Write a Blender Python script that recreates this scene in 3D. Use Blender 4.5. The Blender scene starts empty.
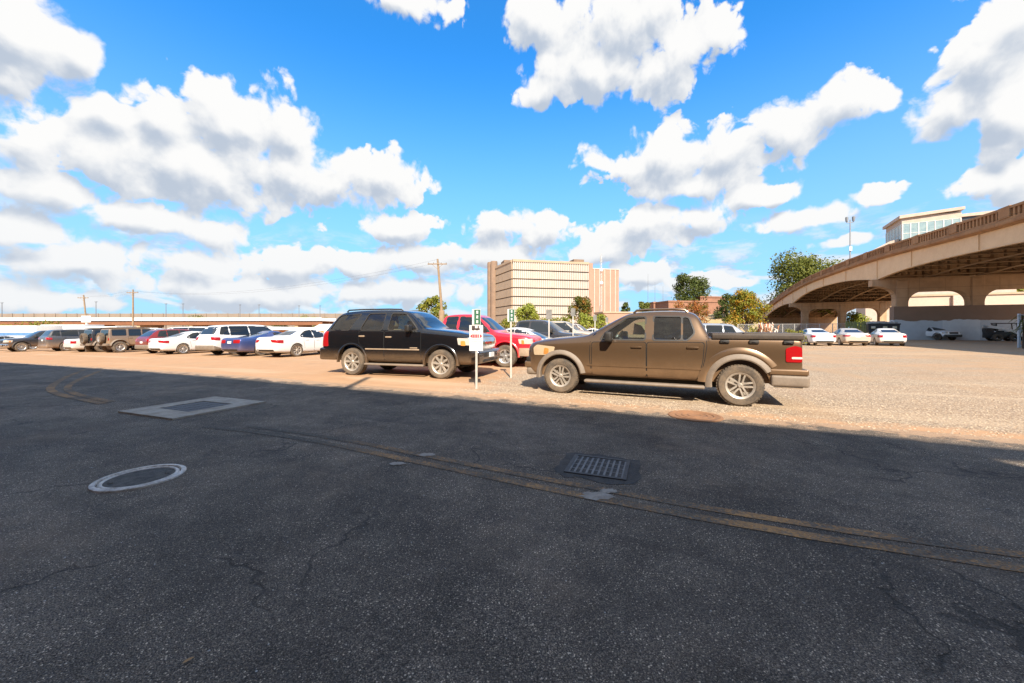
import bpy, bmesh, math, random
from mathutils import Vector, Matrix
from mathutils.bvhtree import BVHTree
from mathutils.geometry import delaunay_2d_cdt, tessellate_polygon
R = math.radians
PI = math.pi
random.seed(7)
sc = bpy.context.scene
COL = sc.collection

# ---------------------------------------------------------------- layout helpers
FPX, HOR, CAMH = 380.0, 329.0, 1.4
NV = Vector((math.sin(R(24.5)), math.cos(R(24.5)), 0))     # across the road, into the lot
UV = Vector((NV.y, -NV.x, 0))                               # along the road, to the right


def ground_z(x, y):
    """the lot falls gently away to the left"""
    t = -x - 9.0
    t = min(max(t, -6.0), 75.0)
    s = t if t > 3 else ((t + 3) ** 2 / 12.0 if t > -3 else 0.0)
    return -0.0175 * s


def gp(px, py, dz=None):
    """a contact point read off the photograph as a point on the ground"""
    D = FPX * CAMH / (py - HOR)
    X = (px - 512) * D / FPX
    for _ in range(4):
        z = ground_z(X, D) if dz is None else dz
        D = FPX * (CAMH - z) / (py - HOR)
        X = (px - 512) * D / FPX
    return Vector((X, D, ground_z(X, D)))


def at(px, D):
    X = (px - 512) * D / FPX
    return Vector((X, D, ground_z(X, D)))


def hgt(py, D):
    return CAMH + (HOR - py) * D / FPX


# ---------------------------------------------------------------- scene graph helpers
def tag(o, label=None, cat=None, group=None, kind=None):
    if label: o['label'] = label
    if cat: o['category'] = cat
    if group: o['group'] = group
    if kind: o['kind'] = kind
    return o


def thing(name, label, cat, loc=(0, 0, 0), rz=0.0, group=None, scale=1.0):
    o = bpy.data.objects.new(name, None)
    o.empty_display_size = 0.3
    COL.objects.link(o)
    o.location = loc
    o.rotation_euler = (0, 0, rz)
    o.scale = (scale, scale, scale)
    return tag(o, label, cat, group)


def link(name, me, parent=None, mats=None, loc=None, rot=None):
    o = bpy.data.objects.new(name, me)
    COL.objects.link(o)
    if parent is not None: o.parent = parent
    if mats is not None:
        me.materials.clear()
        for m in (mats if isinstance(mats, (list, tuple)) else [mats]): me.materials.append(m)
    if loc is not None: o.location = loc
    if rot is not None: o.rotation_euler = rot
    return o


def bm_mesh(bm, smooth=True, ang=35):
    bmesh.ops.recalc_face_normals(bm, faces=bm.faces)
    if smooth:
        for f in bm.faces: f.smooth = True
        for e in bm.edges:
            if len(e.link_faces) == 2 and e.calc_face_angle(0) > R(ang): e.smooth = False
    me = bpy.data.meshes.new('m')
    bm.to_mesh(me)
    bm.free()
    return me


def obj(name, bm, m, parent=None, smooth=True, ang=35, **k):
    return link(name, bm_mesh(bm, smooth, ang), parent, m, **k)


def copy_tree(o, parent=None):
    c = o.copy()
    COL.objects.link(c)
    if parent is not None: c.parent = parent
    for ch in list(o.children): copy_tree(ch, c)
    return c


# ---------------------------------------------------------------- shape helpers (add to a bmesh)
def add_box(bm, x0, x1, y0, y1, z0, z1, M=None, bev=0.0, seg=2, mi=0):
    vs = [bm.verts.new((x, y, z)) for x in (x0, x1) for y in (y0, y1) for z in (z0, z1)]
    fs = []
    for q in ((0, 1, 3, 2), (4, 6, 7, 5), (0, 4, 5, 1), (2, 3, 7, 6), (0, 2, 6, 4), (1, 5, 7, 3)):
        f = bm.faces.new([vs[i] for i in q]); f.material_index = mi; fs.append(f)
    if bev:
        es = list({e for f in fs for e in f.edges})
        r = bmesh.ops.bevel(bm, geom=es, offset=bev, segments=seg, profile=0.6, affect='EDGES', clamp_overlap=True)
        for f in r['faces']: f.material_index = mi
        vs = list({v for f in r['faces'] for v in f.verts} | {v for v in vs if v.is_valid})
    if M is not None: bmesh.ops.transform(bm, matrix=M, verts=vs)
    return vs


def add_tube(bm, pts, r, n=10, cap=True, mi=0):
    pts = [Vector(p) for p in pts]
    rs = r if isinstance(r, (list, tuple)) else [r] * len(pts)
    rings = []
    ref = None
    for i, p in enumerate(pts):
        t = (pts[min(i + 1, len(pts) - 1)] - pts[max(i - 1, 0)]).normalized()
        if ref is None or abs(ref.dot(t)) > 0.95:
            ref = Vector((0, 0, 1)) if abs(t.z) < 0.9 else Vector((1, 0, 0))
        a = (ref - t * ref.dot(t)).normalized()
        b = t.cross(a)
        ref = a
        rings.append([bm.verts.new(p + (a * math.cos(2 * PI * k / n) + b * math.sin(2 * PI * k / n)) * rs[i]) for k in range(n)])
    for i in range(len(rings) - 1):
        for k in range(n):
            f = bm.faces.new((rings[i][k], rings[i][(k + 1) % n], rings[i + 1][(k + 1) % n], rings[i + 1][k])); f.material_index = mi
    if cap:
        f = bm.faces.new(rings[0][::-1]); f.material_index = mi
        f = bm.faces.new(rings[-1]); f.material_index = mi


def add_lathe(bm, prof, n=32, axis='y', M=None, closed=False, mi=0):
    """prof: (radius, along) pairs"""
    rings = []
    for (r, h) in prof:
        ring = []
        for k in range(n):
            a = 2 * PI * k / n
            c, s = r * math.cos(a), r * math.sin(a)
            co = (c, h, s) if axis == 'y' else (c, s, h)
            co = Vector(co)
            if M is not None: co = M @ co
            ring.append(bm.verts.new(co))
        rings.append(ring)
    m = len(rings)
    for i in range(m if closed else m - 1):
        A, B = rings[i], rings[(i + 1) % m]
        for k in range(n):
            f = bm.faces.new((A[k], A[(k + 1) % n], B[(k + 1) % n], B[k])); f.material_index = mi
    return rings


def add_prism(bm, poly, d0, d1, fr, mi=0):
    """poly in 2d, extruded from d0 to d1; fr(u, v, d) gives the point"""
    a = [bm.verts.new(fr(u, v, d0)) for u, v in poly]
    b = [bm.verts.new(fr(u, v, d1)) for u, v in poly]
    fs = []
    n = len(poly)
    if n <= 4:
        fs += [bm.faces.new(a), bm.faces.new(b[::-1])]
    else:
        for t in tessellate_polygon([[Vector((u, v, 0)) for u, v in poly]]):
            try:
                fs.append(bm.faces.new([a[i] for i in t])); fs.append(bm.faces.new([b[i] for i in reversed(t)]))
            except ValueError: pass
    for i in range(n):
        fs.append(bm.faces.new((a[i], b[i], b[(i + 1) % n], a[(i + 1) % n])))
    for f in fs: f.material_index = mi
    return fs


def round_poly(poly, r, n=4):
    out = []
    m = len(poly)
    rr = r if isinstance(r, (list, tuple)) else [r] * m
    for i in range(m):
        p = Vector(poly[i]); a = Vector(poly[i - 1]) - p; b = Vector(poly[(i + 1) % m]) - p
        d = min(rr[i], a.length * 0.45, b.length * 0.45)
        if d < 1e-4:
            out.append(tuple(p)); continue
        s, e = p + a.normalized() * d, p + b.normalized() * d
        for k in range(n + 1):
            t = k / n
            out.append(tuple(s * (1 - t) ** 2 + p * 2 * t * (1 - t) + e * t * t))
    return out


def fill_grid(poly, step):
    """triangles that fill a 2d polygon, about one step in size"""
    P = []
    m = len(poly)
    for i in range(m):
        a, b = Vector(poly[i]), Vector(poly[(i + 1) % m])
        k = max(1, int((b - a).length / step + 0.5))
        for j in range(k): P.append(a + (b - a) * (j / k))
    nb = len(P)

    def inside(q):
        c = False
        for i in range(nb):
            a, b = P[i], P[i - 1]
            if (a.y > q.y) != (b.y > q.y) and q.x < (b.x - a.x) * (q.y - a.y) / (b.y - a.y) + a.x: c = not c
        return c
    x0, x1 = min(p.x for p in P), max(p.x for p in P)
    y0, y1 = min(p.y for p in P), max(p.y for p in P)
    pts = list(P)
    y = y0 + step * 0.6
    while y < y1:
        x = x0 + step * 0.6
        while x < x1:
            q = Vector((x, y))
            if inside(q) and min((q - p).length for p in P) > step * 0.45: pts.append(q)
            x += step
        y += step
    v, e, f, *_ = delaunay_2d_cdt(pts, [], [list(range(nb))], 1, 1e-5)
    return [tuple(q) for q in v], [tuple(t) for t in f]


def patch(bvh, poly, O, U, D, off=0.004, step=0.09, skirt=0.014, W=Vector((0, 0, 1))):
    """a panel that lies on a surface: poly (u, v) is cast along D, lifted by off and skirted down into it"""
    O, U, D = Vector(O), Vector(U), Vector(D).normalized()
    v, f = fill_grid(poly, step)
    bm = bmesh.new()
    vs, last, hits = [], None, []
    for (a, b) in v:
        p = O + U * a + W * b
        h = bvh.ray_cast(p - D * 6.0, D)
        hits.append(None if h[0] is None else (h[0] - p).dot(D))
    good = [h for h in hits if h is not None]
    if not good: return bm
    med = sorted(good)[len(good) // 2]
    for (a, b), h in zip(v, hits):
        p = O + U * a + W * b
        if h is None:
            k = min((i for i in range(len(v)) if hits[i] is not None), key=lambda i: (v[i][0] - a) ** 2 + (v[i][1] - b) ** 2)
            h = hits[k]
        vs.append(bm.verts.new(p + D * (h - off)))
    for t in f:
        try: bm.faces.new([vs[i] for i in t])
        except ValueError: pass
    if skirt:
        be = [e for e in bm.edges if len(e.link_faces) == 1]
        mp = {}
        for e in be:
            for q in e.verts:
                if q not in mp: mp[q] = bm.verts.new(q.co + D * skirt)
        for e in be:
            a, b = e.verts
            bm.faces.new((a, b, mp[b], mp[a]))
    return bm


# ---------------------------------------------------------------- node helpers
class NT:
    def __init__(s, tree):
        s.t = tree; s.n = tree.nodes; s.l = tree.links

    def new(s, typ, **kw):
        n = s.n.new(typ)
        for k, v in kw.items(): setattr(n, k, v)
        return n

    def put(s, sock, v):
        if isinstance(v, bpy.types.NodeSocket): s.l.new(v, sock)
        elif v is not None:
            if sock.type == 'RGBA' and len(v) == 3: v = (*v, 1)
            sock.default_value = v

    def math(s, op, a, b=None, c=None, clamp=False):
        n = s.new('ShaderNodeMath', operation=op, use_clamp=clamp)
        for i, v in enumerate((a, b, c)):
            if v is not None: s.put(n.inputs[i], v)
        return n.outputs[0]

    def vec(s, op, a, b=None, c=None, scale=None):
        n = s.new('ShaderNodeVectorMath', operation=op)
        for i, v in enumerate((a, b, c)):
            if v is not None: s.put(n.inputs[i], v)
        if scale is not None: s.put(n.inputs['Scale'], scale)
        return n.outputs['Value'] if op in ('LENGTH', 'DOT_PRODUCT', 'DISTANCE') else n.outputs[0]

    def noise(s, vec, scale, detail=4, rough=0.55, dist=0.0, col=False):
        n = s.new('ShaderNodeTexNoise')
        s.put(n.inputs['Vector'], vec); s.put(n.inputs['Scale'], scale); n.inputs['Detail'].default_value = detail
        n.inputs['Roughness'].default_value = rough; n.inputs['Distortion'].default_value = dist
        return n.outputs['Color' if col else 'Fac']

    def vor(s, vec, scale, feature='F1', out='Distance', rnd=1.0, detail=0.0):
        n = s.new('ShaderNodeTexVoronoi', feature=feature)
        s.put(n.inputs['Vector'], vec); s.put(n.inputs['Scale'], scale); n.inputs['Randomness'].default_value = rnd
        if 'Detail' in n.inputs: n.inputs['Detail'].default_value = detail
        return n.outputs[out]

    def ramp(s, f, a, b, lo=0.0, hi=1.0, smooth=True):
        n = s.new('ShaderNodeMapRange', interpolation_type='SMOOTHSTEP' if smooth else 'LINEAR')
        s.put(n.inputs[0], f); s.put(n.inputs[1], a); s.put(n.inputs[2], b); s.put(n.inputs[3], lo); s.put(n.inputs[4], hi)
        return n.outputs[0]

    def mix(s, f, a, b, blend='MIX'):
        n = s.new('ShaderNodeMix', data_type='RGBA', blend_type=blend)
        s.put(n.inputs[0], f); s.put(n.inputs[6], a); s.put(n.inputs[7], b)
        return n.outputs[2]

    def sep(s, v):
        n = s.new('ShaderNodeSeparateXYZ'); s.put(n.inputs[0], v); return n.outputs

    def comb(s, x, y, z=0.0):
        n = s.new('ShaderNodeCombineXYZ')
        for i, v in enumerate((x, y, z)): s.put(n.inputs[i], v)
        return n.outputs[0]

    def bump(s, h, strength=0.3, dist=0.02):
        n = s.new('ShaderNodeBump'); s.put(n.inputs['Height'], h)
        n.inputs['Strength'].default_value = strength; n.inputs['Distance'].default_value = dist
        return n.outputs[0]

    def obj(s):
        return s.new('ShaderNodeTexCoord').outputs['Object']

    def pos(s):
        return s.new('ShaderNodeNewGeometry').outputs['Position']


def new_mat(name):
    m = bpy.data.materials.new(name)
    m.use_nodes = True
    t = NT(m.node_tree)
    b = m.node_tree.nodes['Principled BSDF']
    return m, t, b


def pset(t, b, col=None, rough=None, metal=None, spec=None, coat=None, normal=None, coatr=0.05):
    if col is not None: t.put(b.inputs['Base Color'], col)
    if rough is not None: t.put(b.inputs['Roughness'], rough)
    if metal is not None: t.put(b.inputs['Metallic'], metal)
    if spec is not None: t.put(b.inputs['Specular IOR Level'], spec)
    if coat is not None:
        t.put(b.inputs['Coat Weight'], coat); b.inputs['Coat Roughness'].default_value = coatr
    if normal is not None: t.put(b.inputs['Normal'], normal)


def plain(name, col, rough=0.6, metal=0.0, var=0.25, scale=3.0, spec=0.5, bump=0.0, bscale=40.0, col2=None, coat=None):
    """a colour broken up by two sizes of noise, with a little relief"""
    m, t, b = new_mat(name)
    o = t.obj()
    n1 = t.noise(o, scale, 5, 0.6)
    n2 = t.noise(o, scale * 7, 3, 0.6)
    f = t.ramp(t.math('ADD', t.math('MULTIPLY', n1, 0.65), t.math('MULTIPLY', n2, 0.35)), 0.3, 0.7)
    c2 = col2 if col2 else tuple(c * (1 - var) for c in col)
    c1 = col if col2 else tuple(min(1, c * (1 + var * 0.5)) for c in col)
    nm = t.bump(t.noise(o, bscale, 4, 0.6), bump, 0.02) if bump else None
    pset(t, b, t.mix(f, c1, c2), rough, metal, spec, coat, nm)
    return m


DUST = (0.34, 0.20, 0.10)


def paint(name, col, metal=0.0, rough=0.35, dust=0.5, coat=0.8, dz=(0.25, 1.0), film=0.0):
    """car paint under clear coat with road dust that thins out upwards and lies in patches"""
    m, t, b = new_mat(name)
    o = t.obj()
    z = t.sep(o)[2]
    n = t.noise(o, 4.0, 5, 0.6)
    n2 = t.noise(t.vec('MULTIPLY', o, (30.0, 30.0, 9.0)), 1.0, 3, 0.6)
    d = t.math('MULTIPLY', t.ramp(z, dz[0], dz[1], 1.0, 0.0), dust)
    d = t.math('ADD', d, film)
    d = t.math('MULTIPLY', d, t.math('ADD', t.math('MULTIPLY', n, 0.9), t.math('ADD', t.math('MULTIPLY', n2, 0.45), 0.25)), clamp=True)
    pset(t, b, t.mix(d, col, DUST), t.math('ADD', rough, t.math('MULTIPLY', d, 0.5), clamp=True),
         t.math('MULTIPLY', t.math('SUBTRACT', 1.0, d), metal), 0.5, t.math('MULTIPLY', t.math('SUBTRACT', 1.0, d), coat))
    return m


def glass_solid(name, col=(0.012, 0.015, 0.018), rough=0.03):
    m, t, b = new_mat(name)
    n = t.noise(t.obj(), 2.5, 3)
    pset(t, b, col, t.math('ADD', t.math('MULTIPLY', n, 0.05), rough), 0.0, 0.6)
    return m


def glass_clear(name, tint, refl=1.0):
    m, t, b = new_mat(name)
    n = m.node_tree.nodes; n.remove(b)
    tr = t.new('ShaderNodeBsdfTransparent'); t.put(tr.inputs[0], tint)
    gl = t.new('ShaderNodeBsdfGlossy'); gl.inputs['Roughness'].default_value = 0.02
    lw = t.new('ShaderNodeFresnel'); lw.inputs[0].default_value = 1.5
    dn = t.math('MULTIPLY', t.noise(t.obj(), 3.0, 4), 0.06)
    di = t.new('ShaderNodeBsdfDiffuse'); t.put(di.inputs[0], (0.35, 0.28, 0.2))
    mx = t.new('ShaderNodeMixShader'); t.put(mx.inputs[0], t.math('MULTIPLY', lw.outputs[0], refl)); t.l.new(tr.outputs[0], mx.inputs[1]); t.l.new(gl.outputs[0], mx.inputs[2])
    m2 = t.new('ShaderNodeMixShader'); t.put(m2.inputs[0], dn); t.l.new(mx.outputs[0], m2.inputs[1]); t.l.new(di.outputs[0], m2.inputs[2])
    t.l.new(m2.outputs[0], n['Material Output'].inputs[0])
    return m
# ---------------------------------------------------------------- vehicle materials
M = {}
M['glass'] = glass_solid('tinted_glass')
M['glass_far'] = glass_solid('car_glass', (0.02, 0.025, 0.03), 0.06)
M['glass_front'] = glass_clear('door_glass', (0.55, 0.62, 0.58))
M['glass_rear'] = glass_clear('privacy_glass', (0.10, 0.12, 0.14), 1.6)
M['arch'] = plain('wheel_well', (0.012, 0.011, 0.010), 0.9, var=0.4)
M['cabin'] = plain('cabin_trim', (0.10, 0.085, 0.07), 0.8)
M['seat'] = plain('seat_cloth', (0.16, 0.14, 0.12), 0.9)
M['seat_tan'] = plain('seat_leather', (0.38, 0.29, 0.19), 0.6)
M['black'] = plain('black_trim', (0.014, 0.013, 0.012), 0.5, var=0.5, col2=(0.035, 0.028, 0.022))
M['seam'] = plain('seam_gap', (0.006, 0.006, 0.006), 0.9)
M['tyre'] = plain('dusty_tyre', (0.16, 0.115, 0.075), 0.92, scale=5, col2=(0.055, 0.045, 0.036), bump=0.2)
M['tyre_clean'] = plain('tyre', (0.045, 0.038, 0.032), 0.9, scale=5, col2=(0.12, 0.09, 0.06), bump=0.2)
M['alloy'] = plain('alloy', (0.62, 0.58, 0.53), 0.34, 0.75, var=0.15, scale=6)
M['alloy_dusty'] = plain('dusty_alloy', (0.46, 0.40, 0.33), 0.42, 0.5, var=0.3, scale=8)
M['alloy_dark'] = plain('dark_alloy', (0.05, 0.045, 0.04), 0.4, 0.5, col2=(0.16, 0.12, 0.09))
M['chrome'] = plain('chrome', (0.75, 0.73, 0.70), 0.15, 1.0, var=0.1)
M['clad'] = plain('grey_cladding', (0.215, 0.165, 0.122), 0.6, scale=6, col2=(0.155, 0.118, 0.086))
M['cover'] = plain('bed_cover_vinyl', (0.040, 0.028, 0.020), 0.55, scale=4, col2=(0.075, 0.052, 0.034))
M['clad_tan'] = plain('tan_cladding', (0.33, 0.24, 0.16), 0.55, scale=4)
M['plate'] = plain('plate_white', (0.7, 0.68, 0.64), 0.5, var=0.1)
M['bulb'] = plain('indicator_amber', (0.55, 0.22, 0.05), 0.2)


def lens(name, col, rough=0.12, stripes=60.0):
    m, t, b = new_mat(name)
    o = t.obj()
    w = t.math('SINE', t.math('MULTIPLY', t.sep(o)[2], stripes * 4))
    n = t.noise(o, 9.0, 3)
    f = t.math('ADD', t.math('MULTIPLY', w, 0.12), t.math('MULTIPLY', n, 0.5), clamp=True)
    pset(t, b, t.mix(f, col, tuple(c * 0.55 for c in col)), rough, 0.0, 0.6, 1.0)
    return m


M['tail'] = lens('tail_lens', (0.36, 0.008, 0.010))
M['tail_white'] = lens('reverse_lens', (0.78, 0.62, 0.55))
M['head'] = lens('head_lens', (0.50, 0.45, 0.38))
M['head_amber'] = lens('yellowed_lens', (0.52, 0.38, 0.235))


# ---------------------------------------------------------------- vehicles: shapes
def loft_body(keys, crown_k=1.0):
    """cross sections down the length: (x, zb, hw, zs, wt, zt, crown)"""
    bm = bmesh.new()
    rings = []
    for (x, zb, hw, zs, wt, zt, cr) in keys:
        hz = zs - zb
        e = min(0.05, max(0.008, (zt - zs) * 0.25))
        up = zt - zs
        half = [(0, zb), (0.70 * hw, zb), (0.93 * hw, zb + 0.02), (0.985 * hw, zb + 0.20 * hz), (hw, zb + 0.5 * hz),
                (0.998 * hw, zb + 0.82 * hz), (0.975 * hw, zs),
                (0.965 * hw * 0.62 + wt * 0.38 + 0.012 * min(1, up * 2), zs + up * 0.38),
                (wt + 0.01, zt - e), (wt - min(0.06, wt * 0.1), zt + cr * 0.15), (wt * 0.5, zt + cr * 0.8), (0, zt + cr)]
        L = [bm.verts.new((x, y, z)) for y, z in half]
        Rr = [L[0]] + [bm.verts.new((x, -y, z)) for y, z in half[1:-1]] + [L[-1]]
        rings.append((L, Rr))
    n = len(rings[0][0])
    for i in range(len(rings) - 1):
        for s in (0, 1):
            A, B = rings[i][s], rings[i + 1][s]
            for k in range(n - 1): bm.faces.new((A[k], A[k + 1], B[k + 1], B[k]))
    for (L, Rr) in (rings[0], rings[-1]):
        for k in range(n - 1):
            vs = []
            for v in (L[k], L[k + 1], Rr[k + 1], Rr[k]):
                if v not in vs: vs.append(v)
            bm.faces.new(vs)
    bmesh.ops.recalc_face_normals(bm, faces=bm.faces)
    me = bpy.data.meshes.new('b'); bm.to_mesh(me); bm.free()
    return me


def evaluate(me, mods):
    o = bpy.data.objects.new('tmp', me)
    COL.objects.link(o)
    extra = []
    for kind, arg in mods:
        if kind == 'sub':
            m = o.modifiers.new('s', 'SUBSURF'); m.levels = m.render_levels = arg
        else:
            c = bpy.data.objects.new('cut', arg); COL.objects.link(c); extra.append(c)
            m = o.modifiers.new('b', 'BOOLEAN'); m.operation = 'DIFFERENCE'; m.solver = 'EXACT'; m.object = c
    dg = bpy.context.evaluated_depsgraph_get()
    r = bpy.data.meshes.new_from_object(o.evaluated_get(dg))
    for c in extra + [o]: bpy.data.objects.remove(c)
    return r


def rbox(x0, x1, y0, y1, z0, z1, bev=0.03, seg=3, bm=None, Mx=None):
    bm = bm or bmesh.new()
    add_box(bm, x0, x1, y0, y1, z0, z1, Mx, bev, seg)
    return bm


def wheel_meshes(Rw, w, rim, spokes, style):
    """tyre and rim round the y axis, outer face towards +y"""
    h = w / 2
    b = bmesh.new()
    add_lathe(b, [(rim - 0.01, h * 0.55), (rim, h * 0.86), (rim + 0.012, h * 0.93), (rim + (Rw - rim) * 0.45, h * 1.0), (rim + (Rw - rim) * 0.78, h * 0.97),
                  (Rw - 0.022, h * 0.86), (Rw - 0.006, h * 0.72), (Rw, h * 0.35), (Rw, -h * 0.35), (Rw - 0.006, -h * 0.72), (Rw - 0.03, -h * 0.9),
                  (rim + 0.012, -h), (rim - 0.01, -h * 0.6)], 40)
    # tread blocks
    for k in range(44):
        a = 2 * PI * k / 44
        Mx = Matrix.Rotation(-a, 4, 'Y')
        for (y0, y1, tw) in ((-h * 0.74, -h * 0.12, 0.016), (h * 0.12, h * 0.74, 0.016)):
            add_box(b, Rw - 0.006, Rw + 0.005, y0, y1, -tw, tw, Mx)
    tyre = bm_mesh(b, True, 40)
    b = bmesh.new()
    add_lathe(b, [(rim - 0.004, h * 0.90), (rim + 0.012, h * 0.95), (rim + 0.010, h * 0.90)], 40)
    add_lathe(b, [(rim - 0.004, h * 0.90), (rim - 0.022, h * 0.80), (rim - 0.03, h * 0.25), (rim - 0.03, -h * 0.6)], 40, mi=0)
    add_lathe(b, [(rim - 0.03, h * 0.02), (0.03, h * 0.02)], 24, mi=1)          # dark brake shadow disc behind the spokes
    ri, ro = rim * 0.20, rim - 0.012
    yo = h * (0.72 if style != 'deep' else 0.45)
    add_lathe(b, [(0.001, yo + 0.02), (ri * 0.6, yo + 0.02), (ri * 0.8, yo + 0.012), (ri * 1.15, yo - 0.01), (ri * 1.2, h * 0.03)], 20)
    for k in range(spokes):
        a = 2 * PI * k / spokes + (PI / 2 if spokes % 2 else 0)
        pairs = ((-0.5, 1), (0.5, 1)) if style == 'twin' else ((0, 1),)
        for (sh, _) in pairs:
            wi, wo = (rim * 0.075, rim * 0.085) if style == 'twin' else (rim * 0.75 / spokes, rim * 1.05 / spokes)
            oi, oo = sh * rim * 0.22, sh * rim * 0.36
            Mx = Matrix.Rotation(-a, 4, 'Y')
            q = []
            for (r, off, ww, y) in ((ri * 0.9, oi, wi, yo), (rim * 0.6, (oi + oo) / 2, (wi + wo) / 2, yo + 0.012), (ro, oo, wo, h * 0.80)):
                q.append([b.verts.new(Mx @ Vector((r, yy, off + s * ww * wz))) for s, yy, wz in ((-1, y, 0.8), (1, y, 0.8), (1, y - 0.04, 1.05), (-1, y - 0.04, 1.05))])
            for i in range(2):
                for j in range(4): b.faces.new((q[i][j], q[i][(j + 1) % 4], q[i + 1][(j + 1) % 4], q[i + 1][j]))
    for k in range(5):
        a = 2 * PI * k / 5
        add_lathe(b, [(0.001, yo + 0.022), (0.011, yo + 0.022), (0.012, yo)], 6, M=Matrix.Translation((math.cos(a) * ri * 0.62, 0, math.sin(a) * ri * 0.62)), mi=1)
    return tyre, bm_mesh(b, True, 30)


def flare_mesh(cx, cz, y0, r0, r1, a0, a1, bulge=0.045, n=28):
    b = bmesh.new()
    for s in (1, -1):
        prev = None
        for k in range(n + 1):
            a = R(a0 + (a1 - a0) * k / n)
            ring = []
            for (r, dy) in ((r0, -0.06), (r0, bulge * 0.8), (r0 + 0.02, bulge), (r0 * 0.4 + r1 * 0.6, bulge * 0.85), (r1, 0.012), (r1, -0.05)):
                ring.append(b.verts.new((cx + r * math.cos(a), s * (y0 + dy), cz + r * math.sin(a))))
            if prev:
                for j in range(5): b.faces.new((prev[j], prev[j + 1], ring[j + 1], ring[j]))
            else: b.faces.new(ring)
            prev = ring
        b.faces.new(prev[::-1])
    return b


CACHE = {}
PAIRED = {'roof_rail', 'front_flare', 'rear_flare', 'fender_bulge', 'wheel_lip', 'tie_down', 'tie_down_loop', 'running_board', 'side_moulding', 'fog_light', 'front_fender', 'rear_fender', 'rocker_panel'}


def split_loose(bm):
    """one mesh per connected piece"""
    bm.verts.ensure_lookup_table()
    seen, out = set(), []
    for v in bm.verts:
        if v in seen: continue
        st, comp = [v], []
        seen.add(v)
        while st:
            q = st.pop(); comp.append(q)
            for e in q.link_edges:
                o = e.other_vert(q)
                if o not in seen: seen.add(o); st.append(o)
        cs = set(comp)
        nb = bmesh.new(); mp = {q: nb.verts.new(q.co) for q in comp}
        for f in {f for q in comp for f in q.link_faces}: nb.faces.new([mp[q] for q in f.verts])
        out.append(bm_mesh(nb))
    bm.free()
    return out



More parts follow.
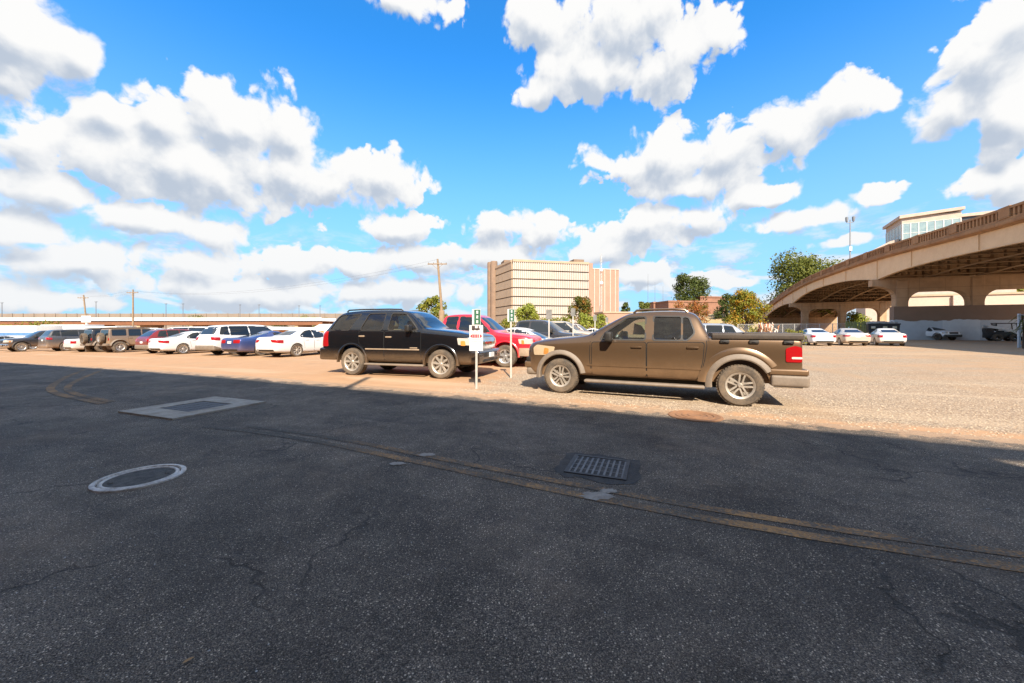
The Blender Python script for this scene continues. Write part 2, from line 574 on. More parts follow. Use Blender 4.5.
def car(name, label, cat, loc, heading, spec, pal, group=None, scale=1.0):
    """builds a vehicle from its spec: loft, wheel openings, glass, lamps, doors, trim, wheels"""
    S = spec
    root = thing(name, label, cat, loc, heading, group, scale)
    if 'pitch' in pal: root.rotation_euler = (pal.get('roll', 0), pal['pitch'], heading)
    key = S['id']
    if key not in CACHE:
        base = loft_body(S['keys'])
        smooth = evaluate(base, [('sub', S.get('sub', 2))])
        bm = bmesh.new(); bm.from_mesh(smooth)
        bvh = BVHTree.FromBMesh(bm); bm.free()
        b = bmesh.new()
        for x in (S['wb'] / 2, -S['wb'] / 2):
            for s in (1, -1):
                zc = S['Rw'] + S.get('arch_up', 0.03)
                add_lathe(b, [(0.0005, s * S['tr'] - s * 0.16), (S['Ra'], s * S['tr'] - s * 0.16), (S['Ra'], s * 1.6), (0.0005, s * 1.6)], 40, M=Matrix.Translation((x, 0, zc)))
        bmesh.ops.remove_doubles(b, verts=b.verts, dist=0.002)
        bmesh.ops.recalc_face_normals(b, faces=b.faces)
        ar = bpy.data.meshes.new('a'); b.to_mesh(ar); b.free()
        mods = [('cut', ar)]
        if 'cavity' in S:
            b = bmesh.new()
            prev = None
            for (x, yl, zl, yt, zt) in S['cavity']:
                r = [b.verts.new((x, yl, zl)), b.verts.new((x, yt, zt)), b.verts.new((x, -yt, zt)), b.verts.new((x, -yl, zl))]
                if prev:
                    for j in range(4): b.faces.new((prev[j], prev[(j + 1) % 4], r[(j + 1) % 4], r[j]))
                else: b.faces.new(r)
                prev = r
            b.faces.new(prev[::-1])
            bmesh.ops.recalc_face_normals(b, faces=b.faces)
            cm = bpy.data.meshes.new('c'); b.to_mesh(cm); b.free()
            mods.append(('cut', cm))
            b = bmesh.new()
            for w in S['windows']:
                add_prism(b, round_poly(w['poly'], 0.05), -1.5, 1.5, lambda u, v, d: Vector((u, d, v)))
            bmesh.ops.recalc_face_normals(b, faces=b.faces)
            wm = bpy.data.meshes.new('w'); b.to_mesh(wm); b.free()
            mods.append(('cut', wm))
        body = evaluate(smooth, mods)
        zc = S['Rw'] + S.get('arch_up', 0.03)
        bm = bmesh.new(); bm.from_mesh(body)
        for f in bm.faces:
            c = f.calc_center_median()
            f.material_index = 0
            h = bvh.find_nearest(c)
            if h[3] is not None and h[3] > 0.004:
                near = any((c.x - x) ** 2 + (c.z - zc) ** 2 < (S['Ra'] + 0.02) ** 2 for x in (S['wb'] / 2, -S['wb'] / 2)) and abs(c.y) > S['tr'] - 0.2
                f.material_index = 1 if near else 2
            elif c.z < S['keys'][len(S['keys']) // 2][1] + 0.02 and f.normal.z < -0.7: f.material_index = 1
        me = bm_mesh(bm, True, 32)
        CACHE[key] = (me, bvh, {})
    me, bvh, pm = CACHE[key]
    dark = pal.get('cabin', M['cabin'])
    link('body', me.copy(), root, [pal['paint'], M['arch'], dark])

    def part(nm, k, maker, mats, parent=None, smooth=True, ang=35, label=None):
        if k not in pm: pm[k] = bm_mesh(maker(), smooth, ang)
        o = link(nm, pm[k].copy(), parent or root, mats)
        if label: o['label'] = label
        return o
    sides = (('l', 1), ('r', -1))
    # doors, with a dark gap all round, and their handles
    for i, d in enumerate(S.get('doors', [])):
        for sn, s in sides:
            # a closed door is its own skin a little proud of the body
            dp = part('door', f'door{i}{sn}', lambda: patch(bvh, round_poly(d, 0.05), (0, 0, 0), (1, 0, 0), (0, -s, 0), 0.006, 0.085), pal['paint'])
            seam = []
            part('door_gap', f'gap{i}{sn}', lambda: patch(bvh, round_poly(grow(d, 0.012), 0.055), (0, 0, 0), (1, 0, 0), (0, -s, 0), 0.0015, 0.1, 0.004), M['seam'], dp)
            hx, hz = S['handles'][i]

            def mk():
                h0 = bvh.ray_cast(Vector((hx, s * 4, hz)), Vector((0, -s, 0)))[0]
                b = rbox(hx - 0.10, hx + 0.10, min(h0.y, h0.y + s * 0.035), max(h0.y, h0.y + s * 0.035), hz - 0.018, hz + 0.018, 0.012, 2)
                add_box(b, hx - 0.075, hx + 0.075, min(h0.y - s * .01, h0.y + s * 0.01), max(h0.y - s * .01, h0.y + s * 0.01), hz - 0.034, hz + 0.02, None, 0.008, 2)
                return b
            part('handle', f'h{i}{sn}', mk, pal.get('handle', pal['paint']), dp)
    # side glass
    for i, w in enumerate(S['windows']):
        for sn, s in sides:
            mt = pal.get('w_' + w['kind'], M['glass'])
            o = part('window', f'w{i}{sn}', lambda: patch(bvh, round_poly(w['poly'], w.get('r', 0.05)), (0, 0, 0), (1, 0, 0), (0, -s, 0), -0.012 if 'cavity' in S else 0.004, 0.11, 0.0 if 'cavity' in S else 0.012), mt)
            if S.get('wframe', True):
                def fr_(p=w['poly'], rr=w.get('r', 0.05)):
                    return frame_patch(bvh, round_poly(p, rr), round_poly(grow(p, 0.028), rr + 0.02), s)
                part('window_frame', f'wf{i}{sn}', fr_, pal.get('wframe', M['black']), o)
    part('windshield', 'ws', lambda: patch(bvh, round_poly(S['windshield'], 0.06), (0, 0, 0), (0, 1, 0), (-1, 0, 0), 0.004, 0.11), pal.get('glass', M['glass']))
    part('rear_window', 'rw', lambda: patch(bvh, round_poly(S['rear_window'], 0.06), (0, 0, 0), (0, 1, 0), (1, 0, 0), 0.004, 0.11), pal.get('glass', M['glass']))
    for i, pl in enumerate(S.get('seams', [])):
        for sn, s in sides:
            part('body_seam', f'seam{i}{sn}', lambda: patch(bvh, strip_poly(pl, .011), (0, 0, 0), (1, 0, 0), (0, -s, 0), 0.003, 0.12, 0.004), M['seam'])
    if 'wsedge' in S:
        for sn, s in sides:
            part('windshield_edge', 'wse' + sn, lambda: patch(bvh, S['wsedge'], (0, 0, 0), (1, 0, 0), (0, -s, 0), 0.005, 0.09, 0.01), pal.get('glass', M['glass']))
    for i, pl in enumerate(S.get('sidepanels', [])):
        for sn, s in sides:
            part('body_crease', f'crease{i}{sn}', lambda: patch(bvh, round_poly(pl, .012), (0, 0, 0), (1, 0, 0), (0, -s, 0), 0.014, 0.12, 0.014), pal['paint'])
    # lamps: (origin, angle of the outward direction, poly); mirrored
    for nm, ml in (('headlight', 'head'), ('taillight', 'tail')):
        for j, (ang, ox, oy, poly, *rest) in enumerate(S.get(nm, [])):
            mt = M[rest[0]] if rest else pal.get(ml, M[ml])
            for sn, s in sides:
                a = R(ang) * s
                D = Vector((-math.cos(a), -math.sin(a), 0)); U = Vector((-math.sin(a) * s, math.cos(a) * s, 0))
                pn = nm if j == 0 else ('indicator' if nm == 'headlight' else 'reversing_light')
                part(pn, f'{nm}{j}{sn}', lambda: patch(bvh, round_poly(poly, 0.03), (ox, oy * s, 0), U, D, 0.012 + 0.004 * j, 0.06, 0.03), mt)
    for (nm, ang, poly, mk_, off, *rr) in S.get('faces', []):
        a = R(ang); D = Vector((-math.cos(a), -math.sin(a), 0)); U = Vector((-math.sin(a), math.cos(a), 0))
        part(nm, 'f' + nm + str(poly[0]), lambda: patch(bvh, round_poly(poly, rr[0] if rr else 0.03), (0, 0, 0), U, D, off, 0.09, off + 0.015), pal.get(mk_) or M[mk_])
    for (nm, mk_, maker) in S.get('extras', []):
        k = 'e' + nm + str(id(maker))
        if k not in pm: pm[k] = split_loose(maker()) if nm in PAIRED else [bm_mesh(maker())]
        for q_ in pm[k]: link(nm, q_.copy(), root, pal.get(mk_) or M[mk_])
    for sn, s in sides:
        if 'mirror' in S:
            mx, mz, my = S['mirror']

            def mk():
                b = rbox(mx - 0.06, mx + 0.09, s * my if s > 0 else s * my - 0.24, s * my + 0.24 if s > 0 else s * my, mz - 0.09, mz + 0.11, 0.045, 3)
                add_box(b, mx - 0.03, mx + 0.08, min(s * (my - 0.14), s * (my + 0.05)), max(s * (my - 0.14), s * (my + 0.05)), mz - 0.11, mz - 0.05, None, 0.01, 2)
                return b
            part('mirror', 'mir' + sn, mk, pal.get('mirror', M['black']))
    # wheels
    tk = ('wheel', S['Rw'], S['tw'], S['rim'], pal.get('spokes', 5), pal.get('style', 'twin'))
    if tk not in CACHE:
        CACHE[tk] = wheel_meshes(*tk[1:])
    ty, ri = CACHE[tk]
    ty, ri = ty.copy(), ri.copy()
    for m_, mats in ((ty, [pal.get('tyre', M['tyre'])]), (ri, [pal.get('rim', M['alloy']), M['arch']])):
        m_.materials.clear()
        for q in mats: m_.materials.append(q)
    for x in (S['wb'] / 2, -S['wb'] / 2):
        for s in (1, -1):
            w = thing('wheel', None, None, (x, s * (S['tr'] - S['tw'] / 2 + 0.005), S['Rw']), 0)
            w.parent = root
            w.rotation_euler = (0, random.uniform(0, 6.28), 0 if s > 0 else PI)
            for nm, m_ in (('tyre', ty), ('rim', ri)): link(nm, m_, w)
    return root


def strip_poly(pl, w):
    P = [Vector(p) for p in pl]
    a, b = [], []
    for i, p in enumerate(P):
        t = (P[min(i + 1, len(P) - 1)] - P[max(i - 1, 0)]).normalized()
        n = Vector((-t.y, t.x)) * w / 2
        a.append(tuple(p + n)); b.append(tuple(p - n))
    return a + b[::-1]


def grow(poly, d):
    """pushes a 2d polygon outwards by d"""
    n = len(poly)
    area = sum(poly[i - 1][0] * poly[i][1] - poly[i][0] * poly[i - 1][1] for i in range(n))
    sg = 1 if area > 0 else -1
    out = []
    for i in range(n):
        p = Vector(poly[i]); a = (p - Vector(poly[i - 1])).normalized(); b = (Vector(poly[(i + 1) % n]) - p).normalized()
        na, nb = Vector((a.y, -a.x)) * sg, Vector((b.y, -b.x)) * sg
        q = na + nb
        q = q.normalized() * min(2.0, 1 / max(0.4, q.length / 2)) if q.length > 1e-4 else na
        out.append(tuple(p + q * d))
    return out


def frame_patch(bvh, inner, outer, s, off=0.005):
    b = bmesh.new()
    n = min(len(inner), len(outer))
    ri, ro = [], []
    for lst, src in ((ri, inner), (ro, outer)):
        for (u, v) in src[:n]:
            h = bvh.ray_cast(Vector((u, s * 5, v)), Vector((0, -s, 0)))[0]
            y = h.y if h is not None else s * 0.6
            lst.append((b.verts.new((u, y + s * off, v)), b.verts.new((u, y - s * 0.02, v))))
    for i in range(n):
        j = (i + 1) % n
        b.faces.new((ri[i][0], ri[j][0], ro[j][0], ro[i][0]))
        b.faces.new((ri[i][0], ri[i][1], ri[j][1], ri[j][0]))
        b.faces.new((ro[i][0], ro[j][0], ro[j][1], ro[i][1]))
    return b


def sym(y1, z0, y2, z1):
    return [(-y1, z0), (y1, z0), (y2, z1), (-y2, z1)]


# ------- brown crew-cab pickup with a short covered bed
def ex(fn, *a):
    return lambda: fn(*a)


def mk_rails(x0, x1, y, z, r=0.02):
    def f():
        b = bmesh.new()
        for s in (1, -1):
            add_tube(b, [(x0, s * y, z - 0.07), (x0 - 0.06 * (1 if x0 > x1 else -1), s * y, z - 0.015), (x0 * .75 + x1 * .25, s * y, z), (x0 * .25 + x1 * .75, s * y, z),
                         (x1 + 0.06 * (1 if x0 > x1 else -1), s * y, z - 0.015), (x1, s * y, z - 0.07)], r, 8)
        return b
    return f


def mk_bars(x0, x1, y, z, r):
    def f():
        b = bmesh.new()
        for s in (1, -1):
            add_tube(b, [(x0, s * (y - 0.12), z + 0.03), (x0 + 0.05 * (1 if x1 > x0 else -1), s * y, z), (x1 - 0.05 * (1 if x1 > x0 else -1), s * y, z), (x1, s * (y - 0.12), z + 0.03)], r, 10)
        return b
    return f


def mk_box(*a, **k):
    return lambda: rbox(*a, **k)


def mk_boxes(lst, bev=0.02, seg=2):
    def f():
        b = bmesh.new()
        for q in lst: add_box(b, *q, None, bev, seg)
        return b
    return f


def mk_seat(x, y, z):
    def f():
        b = bmesh.new()
        add_box(b, x - 0.25, x + 0.27, y - 0.25, y + 0.25, z, z + 0.16, None, 0.05, 3)
        add_box(b, x - 0.36, x - 0.22, y - 0.24, y + 0.24, z + 0.1, z + 0.68, Matrix.Translation((x, 0, z)) @ Matrix.Rotation(R(-8), 4, 'Y') @ Matrix.Translation((-x, 0, -z)), 0.05, 3)
        add_box(b, x - 0.44, x - 0.34, y - 0.13, y + 0.13, z + 0.70, z + 0.90, None, 0.04, 3)
        return b
    return f


def mk_wheel(x, y, z):
    def f():
        b = bmesh.new()
        Mx = Matrix.Translation((x, y, z)) @ Matrix.Rotation(R(65), 4, 'Y')
        add_lathe(b, [(0.175 + 0.016 * math.cos(a), 0.016 * math.sin(a)) for a in [2 * PI * k / 8 for k in range(8)]], 24, 'z', Mx, True)
        add_box(b, -0.17, 0.17, -0.03, 0.03, -0.012, 0.012, Mx, 0.005, 1)
        add_lathe(b, [(0.001, 0.03), (0.05, 0.02), (0.055, -0.02), (0.02, -0.2)], 12, 'z', Mx)
        return b
    return f


def mk_arc_lip(x, zc, y0, r, lip=0.02):
    return lambda: flare_mesh(x, zc, y0, r, r + 0.05, -12, 192, lip, 24)


TRUCK = dict(
    id='truck', wb=3.32, Rw=0.368, tw=0.25, rim=0.222, tr=0.915, Ra=0.45, arch_up=0.015,
    keys=[(2.53, .50, .46, .82, .40, .86, .005), (2.505, .44, .64, .90, .58, .955, .01), (2.42, .36, .79, .99, .71, 1.055, .02), (2.26, .33, .865, 1.04, .75, 1.105, .03),
          (1.95, .34, .895, 1.075, .77, 1.155, .035), (1.5, .37, .90, 1.09, .77, 1.19, .035), (1.2, .38, .90, 1.11, .77, 1.225, .03), (1.10, .38, .90, 1.115, .765, 1.25, .03),
          (0.98, .38, .90, 1.12, .745, 1.315, .03), (0.42, .38, .90, 1.125, .655, 1.635, .03), (0.27, .38, .90, 1.13, .635, 1.69, .03), (0.05, .38, .90, 1.13, .63, 1.715, .03),
          (-.4, .38, .90, 1.14, .625, 1.725, .03), (-.80, .38, .90, 1.145, .63, 1.71, .03), (-.97, .38, .90, 1.15, .645, 1.66, .03), (-1.06, .38, .90, 1.155, .70, 1.50, .02),
          (-1.15, .38, .90, 1.16, .78, 1.30, .005), (-1.165, .38, .90, 1.16, .84, 1.235, .0), (-1.19, .38, .90, 1.165, .85, 1.225, .0), (-1.5, .38, .90, 1.165, .85, 1.225, .0),
          (-2.2, .40, .90, 1.165, .85, 1.225, .0), (-2.50, .42, .895, 1.165, .845, 1.225, .0), (-2.565, .44, .88, 1.155, .83, 1.215, .0), (-2.575, .46, .86, 1.13, .80, 1.19, .0)],
    cavity=[(1.0, .80, .55, .60, 1.17), (.55, .80, .5, .60, 1.50), (.28, .80, .5, .575, 1.63), (-.3, .80, .5, .565, 1.665), (-.9, .80, .6, .57, 1.60), (-1.0, .80, .7, .58, 1.5)],
    windows=[dict(kind='front', poly=[(.80, 1.17), (.72, 1.29), (.29, 1.60), (-.045, 1.61), (-.05, 1.17)], r=0.045),
             dict(kind='rear', poly=[(-.215, 1.17), (-.215, 1.615), (-.70, 1.605), (-.70, 1.17)], r=0.03),
             dict(kind='rear', poly=[(-.735, 1.17), (-.735, 1.60), (-.83, 1.585), (-.925, 1.30), (-.80, 1.17)], r=0.05)],
    windshield=sym(.752, 1.262, .645, 1.65), rear_window=sym(.60, 1.33, .54, 1.60),
    doors=[[(.98, .43), (.98, 1.10), (-.075, 1.11), (-.075, .43)], [(-.10, .43), (-.10, 1.11), (-1.09, 1.12), (-1.06, .75), (-.97, .43)]],
    handles=[(.10, 1.015), (-.90, 1.025)],
    headlight=[(55, 2.14, .75, [(-.05, .80), (.34, .81), (.37, .99), (.0, 1.03), (-.08, .96)]), (75, 2.14, .75, [(.13, .83), (.24, .83), (.25, .95), (.15, .97)], 'bulb')],
    seams=[[(-1.13, 1.24), (-1.135, 1.05), (-1.10, .80), (-1.01, .42)], [(-1.16, 1.20), (-2.1, 1.20)], [(1.02, 1.12), (1.03, .80), (1.00, .45)]],
    taillight=[(100, -2.45, .85, [(-.13, .81), (.10, .81), (.10, 1.06), (.0, 1.09), (-.13, 1.04)]), (100, -2.45, .85, [(-.05, .865), (.10, .865), (.10, .90), (-.05, .90)], 'tail_white')],
    faces=[('grille', 0, sym(.50, .72, .50, .92), 'chrome', 0.012), ('tailgate_handle', 180, sym(.15, 1.02, .15, 1.09), 'black', 0.012), ('plate', 180, sym(.15, .72, .15, .86), 'plate', 0.008, 0.01)],
    wsedge=[(1.075, 1.262), (.46, 1.622), (.36, 1.645), (.36, 1.615), (.44, 1.575), (.985, 1.225)],
    sidepanels=[[(1.08, .615), (1.08, .645), (-1.05, .645), (-1.03, .615)]],
    mirror=(.60, 1.21, .90),
    extras=[
        ('bumper', 'clad', mk_box(2.14, 2.50, -.80, .80, .35, .52, 0.08, 4)),
        ('bumper_cover', 'paint', mk_box(2.16, 2.545, -.80, .80, .50, .66, 0.07, 4)),
        ('chassis', 'arch', mk_box(-1.95, 2.0, -.60, .60, .27, .45, .02, 1)),
        ('bumper_insert', 'black', mk_boxes([(2.47, 2.552, -.5, .5, .53, .62), (2.36, 2.49, -.79, -.62, .64, .75), (2.36, 2.49, .62, .79, .64, .75)], 0.015)),
        ('rear_bumper', 'clad', mk_box(-2.66, -2.115, -.925, .925, .39, .585, 0.05, 4)),
        ('bumper_top', 'paint', mk_box(-2.65, -2.09, -.92, .92, .588, .69, 0.035, 4)),
        ('bed_cover', 'cover', mk_boxes([(-2.585, -1.215, -.895, .895, 1.185, 1.285), (-2.58, -1.72, -.86, .86, 1.275, 1.305), (-1.70, -1.22, -.86, .86, 1.275, 1.30)], 0.022, 3)),
        ('tie_down', 'black', mk_boxes([(x - .075, x + .075, s * .892 - .022, s * .892 + .022, 1.115, 1.175) for x in (-1.42, -1.87, -2.37) for s in (1, -1)], 0.015)),
        ('tie_down_loop', 'chrome', mk_boxes([(x - .035, x + .035, s * .918 - .006, s * .918 + .006, 1.135, 1.148) for x in (-1.42, -1.87, -2.37) for s in (1, -1)], 0.004)),
        ('roof_rail', 'paint', mk_rails(.20, -.82, .54, 1.765, 0.022)),
        ('running_board', 'clad', mk_boxes([(-1.10, 1.13, s * .90 - .085, s * .90 + .085, .275, .335) for s in (1, -1)], 0.028, 3)),
        ('front_flare', 'clad', lambda: flare_mesh(1.66, .383, .89, .445, .545, -8, 172, .05)),
        ('rear_flare', 'clad', lambda: flare_mesh(-1.66, .383, .89, .445, .555, -8, 150, .05)),
        ('fender_bulge', 'paint', lambda: flare_mesh(-1.66, .383, .87, .55, .68, 2, 146, .052)),
        ('exhaust', 'chrome', lambda: tube_bm([(-2.2, .62, .36), (-2.62, .64, .36)], .028)),
        ('front_seat', 'seat', mk_seat(.10, .38, .62)), ('front_seat', 'seat', mk_seat(.10, -.38, .62)),
        ('rear_seat', 'seat', mk_box(-.95, -.35, -.68, .68, .6, .85, .06, 3)), ('rear_seat_back', 'seat', mk_box(-.98, -.80, -.68, .68, .8, 1.30, .06, 3)),
        ('steering_wheel', 'black', mk_wheel(.52, .38, 1.17)), ('dashboard', 'black', mk_box(.58, 1.0, -.74, .74, .95, 1.17, .06, 3)),
        ('antenna', 'black', lambda: tube_bm([(1.25, -.70, 1.2), (1.15, -.70, 1.95)], .004, 5)),
    ])


def tube_bm(pts, r, n=10):
    b = bmesh.new(); add_tube(b, pts, r, n); return b


YUKON = dict(
    id='yukon', wb=2.95, Rw=0.405, tw=0.275, rim=0.265, tr=0.985, Ra=0.485, arch_up=0.03,
    keys=[(2.52, .55, .55, .92, .50, .95, .005), (2.50, .48, .74, 1.02, .68, 1.08, .01), (2.43, .40, .90, 1.12, .80, 1.18, .02), (2.28, .38, .97, 1.17, .85, 1.245, .03),
          (1.85, .38, .995, 1.22, .87, 1.31, .04), (1.4, .40, 1.0, 1.26, .87, 1.355, .04), (1.0, .40, 1.0, 1.29, .87, 1.395, .03), (.90, .40, 1.0, 1.295, .86, 1.415, .03),
          (.80, .40, 1.0, 1.30, .845, 1.48, .03), (.42, .40, 1.0, 1.305, .735, 1.82, .03), (.25, .40, 1.0, 1.31, .715, 1.90, .03), (.0, .40, 1.0, 1.31, .705, 1.94, .03),
          (-.6, .40, 1.0, 1.315, .70, 1.96, .03), (-1.4, .40, 1.0, 1.32, .70, 1.95, .03), (-1.95, .41, 1.0, 1.32, .705, 1.915, .03), (-2.14, .42, .99, 1.32, .72, 1.86, .02),
          (-2.30, .44, .985, 1.315, .78, 1.66, .02), (-2.50, .46, .97, 1.29, .86, 1.37, .01), (-2.56, .48, .95, 1.24, .86, 1.29, .01), (-2.60, .52, .92, 1.12, .84, 1.16, .01), (-2.62, .56, .86, .98, .8, 1.02, .0)],
    cavity=[(.78, .88, .6, .70, 1.36), (.40, .88, .6, .67, 1.70), (.15, .88, .6, .645, 1.84), (-.7, .88, .6, .635, 1.885), (-1.9, .88, .7, .635, 1.85), (-2.15, .86, .8, .66, 1.65), (-2.35, .84, .9, .72, 1.42)],
    windows=[dict(kind='front', poly=[(.72, 1.365), (.62, 1.47), (.23, 1.83), (-.22, 1.845), (-.23, 1.365)], r=0.06),
             dict(kind='rear', poly=[(-.45, 1.365), (-.44, 1.845), (-1.02, 1.84), (-1.16, 1.43), (-1.16, 1.365)], r=0.06),
             dict(kind='rear', poly=[(-1.60, 1.365), (-1.33, 1.83), (-2.06, 1.80), (-2.14, 1.72), (-2.31, 1.365)], r=0.05)],
    windshield=sym(.855, 1.425, .715, 1.86), rear_window=sym(.78, 1.38, .66, 1.80),
    doors=[[(.86, .46), (.86, 1.30), (-.33, 1.31), (-.33, .46)], [(-.36, .46), (-.36, 1.31), (-1.22, 1.315), (-1.22, 1.0), (-1.02, .78), (-.98, .46)]],
    handles=[(-.18, 1.155), (-1.10, 1.175)],
    headlight=[(45, 2.2, .75, [(-.22, .93), (.30, .95), (.32, 1.14), (-.22, 1.12)]), (75, 2.2, .85, [(.0, .93), (.14, .93), (.15, 1.06), (.02, 1.06)], 'bulb')],
    taillight=[(125, -2.4, .85, [(-.13, .86), (.13, .86), (.10, 1.32), (-.10, 1.32)])],
    faces=[('grille', 0, sym(.52, .84, .56, 1.14), 'chrome', 0.02), ('plate', 0, sym(.16, .58, .16, .71), 'plate', 0.13, 0.01), ('grille_letters', 0, sym(.22, .96, .22, 1.02), 'tail', 0.03, 0.005), ('plate', 180, sym(.16, .92, .16, 1.05), 'plate', 0.01, 0.01)],
    mirror=(.52, 1.40, .97),
    extras=[
        ('bumper', 'paint', mk_box(2.10, 2.60, -.93, .93, .42, .80, 0.12, 4)),
        ('chassis', 'arch', mk_box(-2.0, 2.0, -.66, .66, .30, .50, .02, 1)),
        ('bumper_intake', 'black', mk_boxes([(2.56, 2.612, -.55, .55, .60, .72), (2.56, 2.608, -.6, .6, .46, .54)], 0.015)),
        ('fog_light', 'chrome', mk_boxes([(2.52, 2.60, s * .72 - .07, s * .72 + .07, .57, .66) for s in (1, -1)], 0.02)),
        ('rear_bumper', 'paint', mk_box(-2.70, -2.06, -.975, .975, .44, .82, 0.09, 4)),
        ('roof_rail', 'black', mk_rails(.05, -1.95, .60, 1.985, 0.022)),
        ('running_board', 'clad', mk_boxes([(-.98, .98, s * .99 - .08, s * .99 + .08, .33, .385) for s in (1, -1)], 0.025, 3)),
        ('side_moulding', 'clad_tan', lambda: mould(.82, -.98, .80, 1.0)),
        ('wheel_lip', 'paint', lambda: flare_mesh(1.475, .435, .975, .485, .55, -6, 186, .035)),
        ('wheel_lip', 'paint', lambda: flare_mesh(-1.475, .435, .975, .485, .55, -6, 186, .035)),
        ('front_seat', 'seat_tan', mk_seat(.05, .42, .75)), ('front_seat', 'seat_tan', mk_seat(.05, -.42, .75)),
        ('rear_seat', 'seat_tan', mk_seat(-.85, .42, .75)), ('rear_seat', 'seat_tan', mk_seat(-.85, -.42, .75)),
        ('steering_wheel', 'black', mk_wheel(.52, .42, 1.36)), ('dashboard', 'black', mk_box(.58, .85, -.78, .78, 1.1, 1.35, .05, 3)),
    ])


def mould(x0, x1, z, y):
    b = bmesh.new()
    for s in (1, -1):
        add_box(b, min(x0, x1), max(x0, x1), s * y - .012, s * y + .012, z - .017, z + .017, None, .006, 2)
        add_box(b, .52, .76, s * y - .012, s * y + .010, z + .035, z + .065, None, .004, 1)
    return b


# ------- extended-cab pickup with an open bed, used for the red truck, the dark grey ones and the white one
def pickup_spec(id, wb, cab, lower=None, crew=True, sub=2, hood=1.20, H=1.90):
    a = wb / 2
    ws0 = a - 0.50            # windshield base
    rf = ws0 - 0.68
    rr = rf - cab
    end = -a - 1.20
    belt = hood - 0.02
    k = [(a + .97, .50, .60, .84, .52, .88, .005), (a + .94, .44, .80, .98, .72, 1.02, .01), (a + .86, .40, .92, 1.06, .80, 1.10, .02), (a + .6, .40, .965, 1.10, .84, 1.15, .03), (a + .1, .42, .98, 1.13, .85, hood - .02, .03),
         (ws0 + .10, .42, .98, belt - .02, .85, hood + .03, .03), (ws0, .42, .98, belt, .83, hood + .08, .03), (rf + .12, .42, .98, belt + .01, .70, H - .16, .03), (rf - .05, .42, .98, belt + .01, .68, H - .06, .03),
         (rf - .3, .42, .98, belt + .01, .67, H - .03, .03), ((rf + rr) / 2, .42, .98, belt + .01, .67, H - .02, .03), (rr + .1, .42, .98, belt + .01, .68, H - .05, .03), (rr, .42, .98, belt + .01, .72, H - .14, .02), (rr - .06, .42, .98, belt + .01, .82, hood + .12, .01),
         (rr - .08, .42, .98, belt - .03, .93, belt + .02, -.02), (rr - .10, .42, .98, belt - .03, .93, belt + .02, -.40), (rr - .20, .42, .98, belt - .03, .93, belt + .02, -.45), (-a - .6, .44, .98, belt - .03, .93, belt + .02, -.45), (end + .12, .46, .975, belt - .03, .93, belt + .02, -.45), (end + .07, .46, .97, belt - .03, .93, belt + .02, -.02), (end + .02, .48, .96, belt - .05, .92, belt + .0, .0), (end, .52, .92, belt - .12, .88, belt - .08, .0)]
    mid = (rf + rr) / 2 - 0.05
    fw = [(ws0 - .12, belt + .07), (ws0 - .22, belt + .16), (rf + .02, H - .13), (mid + .08, H - .12), (mid + .08, belt + .07)]
    rwn = [(mid - .02, belt + .07), (mid - .02, H - .12), (rr + .18, H - .13), (rr + .10, belt + .07)]
    return dict(id=id, wb=wb, Rw=.40, tw=.27, rim=.24, tr=.97, Ra=.48, arch_up=.03, sub=sub, keys=k,
                windows=[dict(kind='front', poly=fw, r=.05), dict(kind='rear', poly=rwn, r=.05)],
                windshield=sym(.80, hood + .12, .65, H - .14), rear_window=sym(.62, hood + .18, .56, H - .16),
                doors=[[(ws0 + .02, .50), (ws0 + .02, belt), (mid + .05, belt + .01), (mid + .05, .50)], [(mid + .02, .50), (mid + .02, belt + .01), (rr + .02, belt + .01), (rr + .02, .50)]],
                handles=[(mid + .22, belt - .12), (rr + .18, belt - .12)],
                headlight=[(40, a + .7, .75, [(-.20, .84), (.28, .85), (.30, 1.02), (-.20, 1.03)]), (72, a + .7, .85, [(.02, .84), (.12, .84), (.13, .98), (.04, .98)], 'bulb')],
                taillight=[(120, end + .1, .88, [(-.09, .74), (.09, .74), (.09, 1.08), (-.09, 1.08)])],
                faces=[('grille', 0, sym(.50, .80, .54, 1.02), 'grille', .02), ('plate', 180, sym(.15, .66, .15, .80), 'plate', .01, .01)],
                mirror=(ws0 - .30, belt + .12, .96),
                extras=[('bumper', 'bumper', mk_box(a + .62, a + 1.06, -.93, .93, .40, .72, .08, 4)), ('rear_bumper', 'bumper', mk_box(end - .10, end + .3, -.94, .94, .46, .70, .06, 3)),
                        ('wheel_lip', 'lip', lambda: flare_mesh(a, .43, .955, .48, .545, -6, 186, .035)), ('wheel_lip', 'lip', lambda: flare_mesh(-a, .43, .955, .48, .545, -6, 186, .035))]
                + ([('rocker_panel', 'lower', mk_boxes([(-a + .52, a - .52, s * .975 - .03, s * .975 + .02, .42, .70) for s in (1, -1)] + [(a + .52, a + .9, s * .93 - .05, s * .93 + .045, .42, .70) for s in (1, -1)], .02))] if lower else []))


